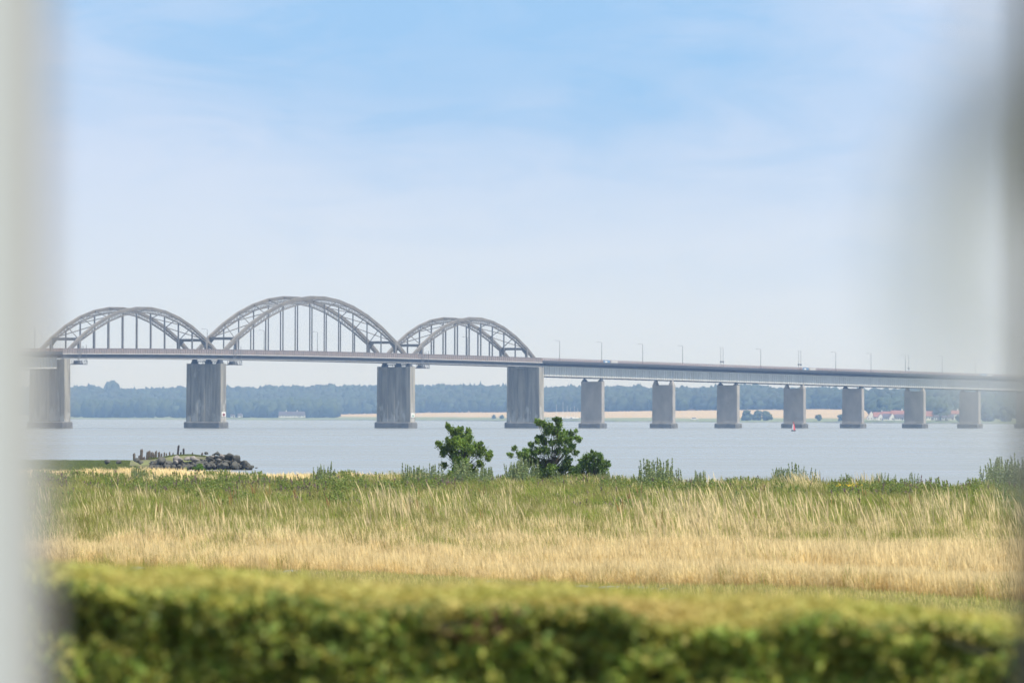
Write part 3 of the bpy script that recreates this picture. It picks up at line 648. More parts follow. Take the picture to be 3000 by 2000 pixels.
# sign boards on the big piers
for t_, zc_, cm, w_ in ((tB, 5.1, 'rust', 'white square board with a red brown square on the second big pier'), (tC, 5.0, 'green', 'white square board with a green triangle on the third big pier')):
    n_ = -7.5; c = BP(t_, n_, zc_); m = MB(); m.beam(c-DT*1.35, c+DT*1.35, DN*.1, DZ*1.75); o = m.build('sign_board', MT['white'], loc=c); tag(o, w_, 'sign')
    m = MB(); e = DN*-.09
    if cm == 'rust': m.beam(c+e-DT*.75-DZ*.1, c+e+DT*.75-DZ*.1, DN*.05, DZ*.95)
    else:
        a = [c+e-DT*.6-DZ*.5, c+e+DT*.6-DZ*.5, c+e+DZ*.45]; m.v = [tuple(x) for x in a]+[tuple(x-DN*.04) for x in a]; m.f = [(0,1,2),(5,4,3),(0,3,4,1),(1,4,5,2),(2,5,3,0)]
    m.build('sign_symbol', MT[cm], o)
# inspection gantries hanging below the deck right of the piers
for i, (t_, w_) in enumerate(((tA, 'leftmost'), (tB, 'second'), (tC, 'third'))):
    L0 = BP(t_+4, -6, zr(t_)-6); o = empty('inspection_gantry', L0); tag(o, 'dark steel inspection platform hanging below the bridge deck beside the %s big pier' % w_, 'platform', 'inspection platforms under the bridge')
    z0 = zr(t_)-5.6; z1 = zr(t_)-4.2; m = MB(); a, b = t_+2.4, t_+12.5
    for n_ in (-7.6, 3.): 
        m.beam(BP(a, n_, z0), BP(b, n_, z0), DN*.15, DZ*.2); m.beam(BP(a, n_, z1), BP(b, n_, z1), DN*.1, DZ*.12)
        for k in range(7):
            u = a+(b-a)*k/6; m.beam(BP(u, n_, z0), BP(u, n_, z1), DN*.1, DT*.12)
            if k < 6: m.beam(BP(u, n_, z0), BP(u+(b-a)/6, n_, z1), DN*.08, DT*.1)
    for k in range(7): u = a+(b-a)*k/6; m.beam(BP(u, -7.6, z0), BP(u, 3., z0), DT*.15, DZ*.12)
    m.build('platform_frame', MT['darksteel'], o)
    m = MB(); m.beam(BP(a, -2.3, z0+.1), BP(b, -2.3, z0+.1), DN*10., DZ*.05); m.build('floor_grating', MT['darksteel'], o)
    m = MB(); m.hexa([BP(t_+8.6,-7.,z0+.1),BP(t_+11,-7.,z0+.1),BP(t_+11,-4.,z0+.1),BP(t_+8.6,-4.,z0+.1),BP(t_+9,-6.6,z0+1.3),BP(t_+10.6,-6.6,z0+1.3),BP(t_+10.6,-4.4,z0+1.3),BP(t_+9,-4.4,z0+1.3)]); m.build('motor_housing', MT['lamp'], o)
    m = MB()
    for u in (t_+6.5, t_+11.8): m.beam(BP(u, -7.6, z0), BP(u, -7.6, zr(u)+1.2), DN*.12, DT*.14)
    for u, v in ((t_+6.7, t_+9.2), (t_+7.5, t_+10)): m.beam(BP(u, -7.65, z0+1.5), BP(v, -7.65, zr(u)+.8), DN*.1, DT*.14)
    m.beam(BP(t_+6.5, -7.6, zr(t_)-1.2), BP(t_+11.8, -7.6, zr(t_)-1.2), DN*.1, DZ*.12); m.build('ladder', MT['lamp'], o)

# buoy
bl = (atx(2325.5, 2180), 2180, 0); o = empty('navigation_buoy', bl); tag(o, 'red and white conical buoy floating before the fourth small pier', 'buoy')
m = MB(); m.lathe([(.5,-.5),(.75,-.1),(.78,.28),(.66,.4)], 20); m.build('float', MT['black'], o, local=True)
m = MB(); m.lathe([(.62,.4),(.6,.5),(.42,1.5),(.26,2.3),(.24,2.5)], 20); m.build('tower', MT['red'], o, local=True)
m = MB(); a0 = R(150)
prof = [(.645,.42),(.44,1.5),(.28,2.3)]
for s in range(8):
    a, b = a0+s*R(14), a0+(s+1)*R(14)
    for (r0, z0), (r1, z1) in zip(prof, prof[1:]):
        P = [((r0+d)*math.cos(x), (r0+d)*math.sin(x), z0) for d, x in ((-.06,a),(-.06,b),(.03,b),(.03,a))]+[((r1+d)*math.cos(x), (r1+d)*math.sin(x), z1) for d, x in ((-.06,a),(-.06,b),(.03,b),(.03,a))]; m.hexa(P)
m.build('white_stripe', MT['white'], o, local=True)
m = MB(); m.lathe([(.05,2.5),(.05,2.75),(.2,2.78),(.2,3.05)], 12); m.build('topmark', MT['red'], o, local=True)

# ------------------------------------------------------------------ groyne with boulders and posts
GY = 545.
def cp(x, y): return (300+x/3.92, 1250+y/3.92)
m = MB(); prof = [(330,395,380),(500,388,372),(640,365,352),(820,335,320),(1000,330,312),(1130,338,325),(1300,345,340),(1450,370,360),(1560,420,410),(1650,465,460)]
V = []
for x, yn, yf in prof:
    px_, _ = cp(x, 0); X_ = atx(px_, GY)
    zt = atz(px_, cp(0, yf)[1], GY+2); zn = zt-.12
    V += [(X_, GY-2.6, -.6), (X_, GY-1.6, zn*.55), (X_, GY-.6, zn), (X_, GY+1.4, zt), (X_, GY+4, -.6)]
k = 5; Fq = [(i*k+j, (i+1)*k+j, (i+1)*k+j+1, i*k+j+1) for i in range(len(prof)-1) for j in range(k-1)]
m.v = V; m.f = Fq; gm = mat('groyne_turf', (.17,.19,.06), .95, (.12,.11,.07), 1.2, (1,1,1), .4)
tag(m.build('groyne_bank', gm), 'low grassy bank of the stone groyne running into the water', 'bank', kind='thing')
def boulder(c, r, pale, seed):
    r_ = np.random.default_rng(seed); v = IV*np.array(r)[None]; 
    for _ in range(13):
        d = r_.normal(size=3); d /= np.linalg.norm(d); lim = r_.uniform(.35, .85)*np.linalg.norm(np.array(r)*d); pr = v@d; v = v-np.outer(np.maximum(0, pr-lim), d)
    v = v*(1+r_.normal(0, .02, (len(v), 1)))
    o = np_mesh('boulder', v, IF, MT['palerock'] if pale else MT['rock']); o.location = c; o.rotation_euler = (0, 0, r_.uniform(0, 6))
    return o
bs = []
rockprof_x = [560,640,760,860,1000,1120,1250,1380,1500,1590,1680,1720]; rock_top = [372,352,378,372,358,340,312,300,325,365,420,455]
for x in np.arange(560, 1725, 24.):
    yt = np.interp(x, rockprof_x, rock_top); yb = 484-(.02*(x-560)); n = max(1, int((yb-yt)/30)+1)
    for j in range(n):
        q = (j+.4)/n; y = yt+26+(yb-yt-26)*q; xx = x+rng.uniform(-12, 12); px_, py_ = cp(xx, y); s = rng.uniform(.14, .42)*(1.1 if q > .3 else .95)
        Yd = GY-.6-2.2*q+rng.uniform(-.2, .2); bs.append((px_, py_, Yd, s, 0))
for x, y, s in ((880,375,.5),(900,392,.4),(980,372,.36),(1060,372,.42),(1085,382,.3),(1385,345,.42),(1340,382,.3),(850,410,.35),(1265,345,.28)): bs.append((*cp(x, y), GY-1.9-(y-370)*.01, s, 1))
for x, y, s in ((685,385,.55),(1630,420,.5),(1450,335,.55),(1540,380,.55),(1700,470,.35),(1775,470,.12),(1400,440,.5),(1520,445,.55),(1330,310,.4),(1200,305,.25),(410,380,.3),(440,405,.28),(60,400,.3),(200,405,.28)): bs.append((*cp(x, y), GY-1.5-(y-330)*.012, s, 0))
for i, (px_, py_, Yd, s, pale) in enumerate(bs):
    o = boulder((atx(px_, Yd), Yd, atz(px_, py_, Yd)), (s*rng.uniform(1,1.35), s*rng.uniform(.8,1.2), s*rng.uniform(.65,.9)), pale, i)
    x_ = (px_-300)*3.92
    zr_ = (py_-1250)*3.92; row = 'at the waterline' if zr_ > 450 else 'low on the side' if zr_ > 415 else 'halfway up' if zr_ > 380 else 'near the top'
    where = 'landward of the posts' if x_ < 480 else 'at the left end below the posts' if x_ < 700 else 'below the tall dark post' if x_ < 940 else 'just right of the dark posts' if x_ < 1100 else 'in the middle of the heap' if x_ < 1260 else 'left of the highest crest' if x_ < 1380 else 'under the highest crest' if x_ < 1500 else 'on the outer slope' if x_ < 1620 else 'at the outer tip'
    tag(o, ('pale whitish' if pale else 'dark grey')+' boulder '+row+' '+where, 'boulder', ('pale' if pale else 'dark')+' boulders '+row+' '+where)
posts = [(370,305,382,32,0,'leftmost leaning grey post at the landward end'),(452,258,352,36,0,'tall grey post with a split top second from the left'),(425,330,380,30,0,'low stump beside the tall split grey post'),(478,345,382,34,0,'low stump right of the tall split grey post'),(520,285,362,34,0,'leftmost post of the close grey cluster'),(546,276,358,30,0,'tallest post in the close grey cluster'),(572,290,355,28,0,'middle post of the close grey cluster'),(596,300,350,26,0,'thin post in the close grey cluster'),(618,278,345,28,0,'pointed post at the right of the close grey cluster'),(655,290,335,30,0,'post just right of the close grey cluster'),(682,306,335,22,0,'short post with bushy side by the cluster'),(715,295,325,20,0,'small post left of the grassy top'),(742,304,325,16,0,'thin low post left of the grassy top'),(778,290,318,20,0,'small post at the start of the grassy top'),(810,298,318,16,0,'tiny stump left of the tall dark post'),(873,213,306,25,1,'tall dark post standing on the grassy top'),(905,290,308,20,1,'low dark stump between the two dark posts'),(937,250,306,25,1,'shorter dark post right of the tall one'),(1035,296,316,20,0,'lone stump right of the dark posts'),(1145,298,325,26,0,'flat block post where the boulders begin')]
for x, y0, y1, w, dk, lb in posts:
    px_, p0 = cp(x, y0); _, p1 = cp(0, y1); Yd = GY+.9; za, zb = atz(px_, p1, Yd)-.35, atz(px_, p0, Yd); r = w/3.92/2/F*Yd*.95; X_ = atx(px_, Yd)
    m = MB(); lx = rng.uniform(-.05, .05); m.tube([(X_-lx, Yd, za), (X_, Yd, (za+zb)/2), (X_+lx, Yd, zb-.08), (X_+lx, Yd, zb)], [r, r*.98, r*1.02, r*.8], 9)
    m.tube([(X_+lx+r*.3, Yd, zb-.05), (X_+lx+r*.35, Yd, zb+.05)], [r*.5, r*.3], 6)
    tag(m.build('wooden_post', MT['darkwood' if dk else 'wood'], loc=(X_, Yd, za)), 'weathered timber: '+lb+' of the groyne', 'post', 'old timber posts on the groyne')

# ------------------------------------------------------------------ leaves helper
def leaves(C, size, colr, spread=1., up=.25, fwd=0.):
    n = len(C); d = rng.normal(size=(n, 3)); d[:,2] = d[:,2]*.7+up; d[:,1] -= fwd; d /= np.linalg.norm(d, axis=1)[:,None]
    r = rng.normal(size=(n, 3)); u = np.cross(d, r); u /= np.linalg.norm(u, axis=1)[:,None]; w = np.cross(d, u)
    s = (np.asarray(size)*rng.uniform(.7, 1.3, n))[:,None]
    V = np.stack([C-u*s*.5, C+w*s*.28+d*s*.05, C+u*s*.5, C-w*s*.28+d*s*.05], 1)
    F_ = np.arange(n*4).reshape(n, 4)
    return V.reshape(-1, 3), F_, colr
def leafcol(n, base, var=.25, hue=.12):
    b = np.array(base)[None]*rng.uniform(1-var, 1+var, (n, 1)); b = b*np.array([1, 1, 1])+0; b[:,0] *= rng.uniform(1-hue, 1+hue*2, n); return b

# bushes
def bush(clumps, Y, base_px, base_z, label, name='small_tree', dens=1., lsize=.075, colb=(.075,.135,.028), yoff=0, cat='bush'):
    bx = atx(base_px, Y); t = empty(name, (bx, Y, base_z)); tag(t, label, cat)
    sc = Y/F/3.36; C = []; cc = []
    ctr = []
    for (x, y, r) in clumps:
        px_, py_ = 1200+x/3.36, 1200+y/3.36+yoff; c = np.array([atx(px_, Y)-bx, rng.uniform(-.55, .55), atz(px_, py_, Y)-base_z]); R_ = r*sc
        ctr.append((c, R_)); r = r*1.18; R_ = R_*1.18; n = int(680*dens*(r/45)**2)+50
        p = rng.normal(0, .40, (n, 3))*R_
        for q_ in range(5):     # leafy shoots that break the outline
            dd = rng.normal(size=3); dd[2] = abs(dd[2])+.2; dd /= np.linalg.norm(dd); k_ = n//9; tt = rng.uniform(.3, 1.25, k_)
            p[q_*k_:(q_+1)*k_] = dd[None]*(tt*R_)[:,None]+rng.normal(0, .035, (k_, 3))*(1.6-tt)[:,None]
        C.append(c+p); tone = rng.uniform(.65, 1.4); cc.append(leafcol(n, [v*tone for v in colb]))
    V, F_, cl_ = leaves(np.vstack(C), lsize, np.vstack(cc), up=.5); np_mesh('crown', V, F_, MT['leaf'], cl_, parent=t)
    m = MB(); root = Vector((0,0,0)); hub = Vector((0,0,max(c[2] for c, _ in ctr)*.3))
    m.tube([root-Vector((0,0,.2)), root+Vector((.03,0,hub.z*.5)), hub], [.085,.07,.055], 7)
    m.build('trunk', MT['bark'], t, local=True)
    m = MB()
    for c, R_ in ctr:
        e = Vector(c); mid = hub.lerp(e, .5)+Vector((rng.uniform(-.06,.06), rng.uniform(-.06,.06), .05)); s = hub.lerp(e, .0) if e.z > hub.z else Vector((0,0,min(hub.z*.5, max(.1, e.z*.6))))
        m.tube([s, mid, e], [.022,.013,.005], 5)
    m.build('branch', MT['bark'], t, local=True)
    return t
LB = [(375,160,24),(405,195,30),(450,220,24),(495,200,34),(510,260,50),(580,222,34),(590,285,46),(450,270,46),(400,330,50),(300,350,32),(268,325,14),(350,390,50),(420,400,58),(330,440,30),(480,330,60),(560,350,60),(640,370,42),(700,345,26),(720,400,42),(780,440,34),(690,440,42),(540,440,60),(480,500,52),(540,520,44),(440,460,36),(340,550,32),(780,490,24),(700,540,36),(620,420,44),(560,560,60),(480,570,60),(810,455,16),(480,650,60),(560,680,60),(620,620,50),(420,640,50),(520,740,50)]
MBs = [(1260,120,28),(1285,140,28),(1335,150,32),(1395,165,32),(1440,98,24),(1475,105,24),(1470,155,34),(1360,215,50),(1440,225,52),(1515,255,46),(1290,285,38),(1255,315,24),(1205,350,28),(1190,340,16),(1330,325,40),(1590,245,36),(1640,215,18),(1655,285,30),(1675,310,16),(1560,305,44),(1480,325,50),(1400,330,30),(1600,365,38),(1635,430,28),(1540,415,48),(1450,415,40),(1350,415,44),(1280,400,40),(1220,430,40),(1150,425,38),(1090,450,34),(1030,385,24),(1000,450,22),(975,440,12),(1150,490,40),(1240,505,50),(1340,525,50),(1440,500,40),(1540,515,50),(1400,590,50),(1300,585,44),(1500,590,44),(1560,575,44),(1180,540,36),(1300,660,50),(1400,670,60),(1500,660,55),(1250,620,45),(1380,740,55),(1600,640,40)]
TB = [(1640,590,40),(1660,640,40),(1620,680,45),(1690,560,26),(1800,415,14),(1835,440,22),(1730,475,36),(1790,480,38),(1875,455,26),(1890,505,42),(1935,540,38),(1820,555,52),(1740,555,44),(1900,595,44),(1965,545,18),(1690,590,34),(1700,520,32),(1860,620,46),(1780,620,46),(1760,690,50),(1850,690,50),(1920,660,40),(1700,650,40),(1810,750,50)]
bush(LB, 288, 1200+520/3.36, 1.15, 'dense rounded green bush, the left of the two larger bushes by the water', colb=(.175,.275,.045))
bush(MBs, 287, 1200+1400/3.36, 1.15, 'tallest airy green bush in the middle of the meadow edge with sky gaps', colb=(.14,.23,.045))
bush(TB, 286, 1200+1820/3.36, 1.15, 'low small green bush right of the tallest airy bush', colb=(.14,.235,.048))
SB = [(945,408,16),(958,395,14),(920,418,14),(985,408,13),(1000,425,10),(880,420,8),(852,415,7)]
SBc = [((x), (y+150), r) for x, y, r in ((958,398,18),(930,412,14),(982,408,14),(1005,428,12),(950,425,18))]
bush([( (583-1200)*3.36+dx, (1367-1200)*3.36+dy, r) for dx, dy, r in ((0,0,26),(-30,20,22),(30,14,22),(58,40,18),(-5,45,26),(-120,44,16),(-128,20,10),(100,62,12))], 345, 585, 1.05, 'small bright green shrub at the water edge in front of the boulders', name='shrub', colb=(.10,.20,.03), dens=.9, lsize=.07)

# mugwort and thistle plants: single tall weeds
def weed_mesh(h, kind, low=False):
    m_v = []; m_f = []; cols = []
    ns = int(rng.integers(8, 14)) if kind == 'mugwort' else int(rng.integers(4, 7))
    C = []; cc = []
    sv = MB()
    for s in range(ns):
        bx_, by_ = rng.uniform(-.3, .3), rng.uniform(-.3, .3); lean = rng.uniform(-.16, .10); hh = h*rng.uniform(.32, 1.15)
        pts_ = [Vector((bx_+lean*u*u, by_, hh*u)) for u in (0, .35, .7, 1)]
        sv.tube(pts_, [.008,.007,.005,.003], 4, False)
        n = int(120*hh/1.2)
        u = rng.uniform(.18, 1, n); w = (.17*(1-u)**1.2+.006)
        a = rng.uniform(0, 6.28, n); q = rng.uniform(.2, 1, n)
        c = np.stack([bx_+lean*u*u+w*q*np.cos(a), by_+w*q*np.sin(a), hh*u+w*q*.9], 1); C.append(c)
        g = (.25,.32,.14) if kind == 'mugwort' else (.24,.25,.13)
        col_ = leafcol(n, g, .3)
        if low: col_ = col_*np.array([.95,.95,.52])
        if kind == 'thistle': top = u > .86; col_[top] = np.array([.30,.20,.20])*rng.uniform(.6, 1.2, (top.sum(), 1))
        cc.append(col_)
    V, F_, cl_ = leaves(np.vstack(C), .062, np.vstack(cc), up=.6)
    return V, F_, cl_, sv
weeds = []
stemm = mat('weed_stem', (.13,.14,.07), .9)
for kind in ('mugwort', 'mugwort', 'mugwort', 'thistle', 'thistle'):
    V, F_, cl_, sv = weed_mesh(1.25 if kind == 'mugwort' else .85, kind)
    e = empty(kind+'_plant', (0,-60,0)); np_mesh('leaves', V, F_, MT['leaf'], cl_, parent=e); sv.build('stem', stemm, e, local=True); weeds.append((kind, e, [False]))
def put_weed(kidx, px_, Y, s, label, group):
    kind, e, used = weeds[kidx]
    if not used[0]: used[0] = True; o = e
    else: o = copy_tree(e)
    o.location = (atx(px_, Y), Y, 1.15); o.scale = (s*1.1, s*1.1, s); o.rotation_euler = (0, 0, rng.uniform(0, 6.28)); tag(o, label, 'plant', group)
wl = [((905,960),5,1.0,'in the clump on the left beyond the green meadow'),((1180,1285),9,1.0,'in the clump left of the left bush'),((1290,1350),5,.7,'at the foot of the left bush'),((1345,1400),7,1.1,'in the pale clump before the left bush'),((1400,1478),8,.9,'between the two larger bushes'),((1500,1560),9,1.15,'in the clump before the left side of the tallest bush'),((1570,1800),16,.75,'below the tallest and the small bush'),((1885,1955),9,1.1,'in the dark clump right of the bushes'),((1960,2080),8,.75,'in the loose row right of the dark clump'),((2280,2400),9,.95,'left of the dry golden grass tuft'),((2440,2700),14,.7,'in the low row at the right of the meadow edge'),((2900,3010),12,1.25,'in the tall dark clump by the right window edge'),((380,450),6,.8,'on the left near the groyne'),((470,880),16,.6,'scattered before the dry strip on the left'),((2080,2290),10,.6,'scattered along the meadow edge right of centre')]
for (a, b), n, s, w_ in wl:
    for k in range(int(n*1.5)):
        put_weed(int(rng.integers(0, 3)), rng.uniform(a, b), rng.uniform(266, 284) if a > 1100 else rng.uniform(278, 296), s*rng.uniform(.7, 1.1), ('tall' if s > .8 else 'shorter')+' grey green leafy weed '+w_, ('tall' if s > .8 else 'shorter')+' weeds '+w_)
for (a, b), n, w_ in (((150,520),20,'on the left of the meadow edge'),((560,1160),30,'along the meadow edge left of the bushes'),((1160,1900),26,'along the meadow edge below the bushes'),((2000,2980),44,'along the meadow edge on the right')):
    for k in range(n): put_weed(int(rng.integers(3, 5)), rng.uniform(a, b), rng.uniform(240, 285), rng.uniform(.55, 1.0), 'brownish purple topped thistle '+w_, 'thistles '+w_)
# one yellow-flowered plant
m = empty('ragwort_plant', (atx(2485, 252), 252, 1.15)); tag(m, 'low plant with bright yellow flower heads in the right of the meadow', 'plant')
c = rng.normal(size=(140, 3))*np.array([.26,.12,.06])+np.array([0,0,.72]); V, F_, cl_ = leaves(c, .06, leafcol(140, (.75,.52,.02), .2, .05), up=1.5); np_mesh('flowers', V, F_, MT['leaf'], cl_, parent=m)
c = rng.normal(size=(160, 3))*np.array([.16,.12,.16])+np.array([0,0,.4]); V, F_, cl_ = leaves(c, .07, leafcol(160, (.10,.17,.03))); np_mesh('leaves', V, F_, MT['leaf'], cl_, parent=m)

# ------------------------------------------------------------------ grass: tufts instanced by geometry nodes
def blade_mesh(name, n, h, w, spread, lean, colA, colB, plume=0., colP=None, bend=.25, segs=4):
    V = []; Fq = []; Cc = []
    for k in range(n):
        r = spread*math.sqrt(rng.uniform()); a = rng.uniform(0, 6.28); b = np.array([r*math.cos(a), r*math.sin(a), 0.])
        hh = h*rng.uniform(.55, 1.1); d = np.array([lean+rng.normal(0, bend), rng.normal(0, bend*.7)])*hh*.55; ang = rng.uniform(0, math.pi); s = np.array([math.cos(ang), math.sin(ang), 0])
        col_ = np.array(colA)+(np.array(colB)-np.array(colA))*rng.uniform(); col_ = col_*rng.uniform(.8, 1.2)
        base = len(V)
        for i in range(segs+1):
            u = i/segs; p = b+np.array([d[0]*u**2.2, d[1]*u**2.2, hh*(u-.18*u**3*np.linalg.norm(d)/hh)])
            ww = w*(1-u)**.6+.0008
            if plume and u > 1-plume-.01: ww = w*2.2*math.sin(math.pi*min(1, (u-(1-plume))/plume*.85+.15))+.001
            V += [p-s*ww/2, p+s*ww/2]
        for i in range(segs):
            q = base+2*i; Fq.append((q, q+1, q+3, q+2)); Cc.append(colP if (plume and (i+.5)/segs > 1-plume) else col_)
    return np_mesh(name, np.array(V), np.array(Fq), MT['grass'], np.array(Cc), link=False)
TAN1, TAN2 = (.62,.47,.20), (.80,.65,.35); GR1, GR2 = (.155,.215,.02), (.32,.375,.055); OL = (.37,.34,.09)
def coll(name, objs):
    c = bpy.data.collections.new(name)
    for o in objs: c.objects.link(o)
    return c
dry = coll('dry_tufts', [blade_mesh('dry_tuft', 30, .58, .0075, .16, -.12, TAN1, TAN2, .28, TAN2) for _ in range(4)])
grn = coll('green_tufts', [blade_mesh('green_tuft', 30, .56, .009, .17, -.12, GR1, GR2) for _ in range(3)]+[blade_mesh('olive_tuft', 26, .58, .008, .16, -.14, (.16,.21,.03), OL, .25, (.34,.29,.10)) for _ in range(2)])
plm = coll('plume_tufts', [blade_mesh('plume_tuft', 6, 1.2, .010, .12, -.22, (.42,.38,.14), (.62,.50,.24), .35, (.72,.58,.32), bend=.13, segs=7) for _ in range(4)])
lwn = coll('lawn_tufts', [blade_mesh('lawn_tuft', 22, .16, .012, .16, 0, (.38,.39,.10), (.66,.54,.24)) for _ in range(3)])
brn = coll('brown_tufts', [blade_mesh('sorrel_tuft', 8, 1.0, .02, .08, -.1, (.20,.20,.05), (.30,.20,.07), .45, (.36,.23,.08), segs=6) for _ in range(2)])
def scatter(name, P, scale, collection, label, cat='grass'):
    me = bpy.data.meshes.new(name); P = np.asarray(P, np.float32); me.vertices.add(len(P)); me.vertices.foreach_set('co', P.ravel())
    a = me.attributes.new('scl', 'FLOAT_VECTOR', 'POINT'); a.data.foreach_set('vector', np.asarray(scale, np.float32).ravel())
    a = me.attributes.new('rot', 'FLOAT', 'POINT'); a.data.foreach_set('value', rng.normal(0, .5, len(P)).astype(np.float32))
    o = bpy.data.objects.new(name, me); col.objects.link(o)
    g = bpy.data.node_groups.new(name, 'GeometryNodeTree'); g.interface.new_socket('Geometry', in_out='INPUT', socket_type='NodeSocketGeometry'); g.interface.new_socket('Geometry', in_out='OUTPUT', socket_type='NodeSocketGeometry')
    n = g.nodes.new; gi, go = n('NodeGroupInput'), n('NodeGroupOutput'); ci = n('GeometryNodeCollectionInfo'); ci.inputs['Collection'].default_value = collection
    ci.inputs['Separate Children'].default_value = True; ci.inputs['Reset Children'].default_value = True
    ip = n('GeometryNodeInstanceOnPoints'); ip.inputs['Pick Instance'].default_value = True
    na = n('GeometryNodeInputNamedAttribute'); na.data_type = 'FLOAT_VECTOR'; na.inputs[0].default_value = 'scl'
    nb = n('GeometryNodeInputNamedAttribute'); nb.data_type = 'FLOAT'; nb.inputs[0].default_value = 'rot'
    cx_ = n('ShaderNodeCombineXYZ'); ri = n('FunctionNodeRandomValue'); ri.data_type = 'INT'
    for s in ri.inputs:
        if s.name == 'Max' and s.type == 'INT': s.default_value = 99
    l = g.links.new; l(gi.outputs[0], ip.inputs['Points']); l(ci.outputs[0], ip.inputs['Instance']); l(na.outputs[0], ip.inputs['Scale']); l(nb.outputs[0], cx_.inputs[2]); l(cx_.outputs[0], ip.inputs['Rotation'])
    outi = [s for s in ri.outputs if s.type == 'INT' and s.enabled][0]; l(outi, ip.inputs['Instance Index']); l(ip.outputs[0], go.inputs[0])
    md = o.modifiers.new('scatter', 'NODES'); md.node_group = g
    return tag(o, label, cat, kind='stuff')
def vnoise(x, y, seed, sc):
    r = np.random.default_rng(seed); G = r.uniform(0, 1, (96, 96)); u = x/sc+500; v = y/sc+500; i = np.floor(u).astype(int); j = np.floor(v).astype(int); fu = u-i; fv = v-j; fu = fu*fu*(3-2*fu); fv = fv*fv*(3-2*fv)
    g = lambda a, b: G[a % 96, b % 96]
    return g(i,j)*(1-fu)*(1-fv)+g(i+1,j)*fu*(1-fv)+g(i,j+1)*(1-fu)*fv+g(i+1,j+1)*fu*fv
def near_edge(px): return 62700/(np.interp(px, [-300, 270, 850, 1540, 2530, 3300], [1655, 1662, 1682, 1712, 1752, 1780])-1220.)
def field(n, y0, y1, pw=1.):
    y = y0+(y1-y0)*rng.uniform(0, 1, n)**pw; px_ = rng.uniform(-250, 3250, n); x = (px_-1500)/F*y
    keep = rng.uniform(0, 1, n) < 1.0; return x[keep], y[keep], px_[keep]
def zg(x, y): return 1.2+.05*np.sin(x*.9+y*.13)+.05*np.sin(y*.37+x*.3)-.03
NT = 74000
x, y, p = field(NT, 112, 352, 1.25)
ok = (y > near_edge(p)) & (y < shore_d(p)-1)
x, y, p = x[ok], y[ok], p[ok]
nz_ = .6*vnoise(x*1., y*.35, 1, 3.)+.4*vnoise(x, y*.4, 2, 1.1)
yy = y+(nz_-.5)*40+(vnoise(x, y, 5, 9.)-.5)*30+(vnoise(x, y*.4, 6, 1.7)-.5)*30
# dryness by distance: dry near strip, green middle, dry strip by the water
dryp = np.interp(yy, [130, 141, 152, 164, 180, 210, 276, 288, 296, 360], [.97,.82,.45,.24,.12,.05,.05,.35,.97,1.])
isdry = rng.uniform(0, 1, len(y)) < dryp
cl1 = vnoise(x, y*.3, 41, 1.6); cl2 = vnoise(x, y*.3, 42, 5.)
thin = rng.uniform(0, 1, len(y)) < np.where(cl1 < .28, .35, 1.); x, y, p, isdry, cl1, cl2 = (q_[thin] for q_ in (x, y, p, isdry, cl1, cl2))
sc = rng.uniform(.7, 1.15, len(y))*(.55+.55*cl1+.5*cl2)*np.where(y < near_edge(p)+8, .7, 1.); wd = 1.+.9*np.clip((y-130)/200, 0, 1)
S3 = np.stack([sc*wd, sc*wd, sc], 1); P3 = np.stack([x, y, zg(x, y)], 1)
fh = np.where(y > 287, .8, 1.)[:,None]
S3 = S3*np.where(y[:,None] > 290, np.array([[1,1,.75]]), 1.)
scatter('dry_grass', P3[isdry], S3[isdry], dry, 'straw coloured dry meadow grass in front and along the water')
scatter('green_grass', P3[~isdry], S3[~isdry], grn, 'long green grass filling the middle of the meadow')
# extra density for the closest strip
x, y, p = field(12000, 112, 150, 1.); ok = y > near_edge(p); x, y, p = x[ok], y[ok], p[ok]
sc = rng.uniform(.6, 1.05, len(y)); 
# plumes
x2, y2, p2 = field(5400, 138, 200, 1.); w = vnoise(x2, y2*.3, 11, 1.6); rr2 = rng.uniform(0, 1, len(x2)); ok = (w > .62) & (y2 > near_edge(p2)+4) & (rr2*1.25 < np.interp(p2, [0, 350, 450, 900, 1080, 1250, 1350, 1800, 1950, 2350, 2450, 2600, 2750, 2850, 3100], [.1,.3,.15,.12,.8,.8,.15,.25,1,1,.4,1,1,.3,.3])); x2, y2 = x2[ok], y2[ok]
s = rng.uniform(.5, 1.3, len(x2)); scatter('dry_strip_grass', np.stack([x, y, zg(x, y)], 1), np.stack([sc, sc, sc], 1), dry, 'pale straw grass thick along the near edge of the meadow')
scatter('plume_grass', np.stack([x2, y2, zg(x2, y2)], 1), np.stack([s, s, s], 1), plm, 'tall pale feathery grass stalks bending left above the meadow')
x3 = np.concatenate([atx(2350, 262)+rng.normal(0, .35, 26), atx(2560, 262)+rng.normal(0, .3, 10), atx(2110, 262)+rng.normal(0,.5,10)]); y3 = 262+rng.normal(0, 1., len(x3)); s = rng.uniform(.75, 1.1, len(x3))
scatter('golden_grass', np.stack([x3, y3, zg(x3, y3)], 1), np.stack([s*1.5, s, s], 1), plm, 'golden dry grass tufts standing above the meadow edge against the water')
x3, y3, p3 = field(34, 165, 240); scatter('sorrel', np.stack([x3, y3, zg(x3, y3)], 1), np.stack([np.full(34, .9)]*3, 1), brn, 'rusty brown sorrel stalks scattered in the green grass', 'weeds')
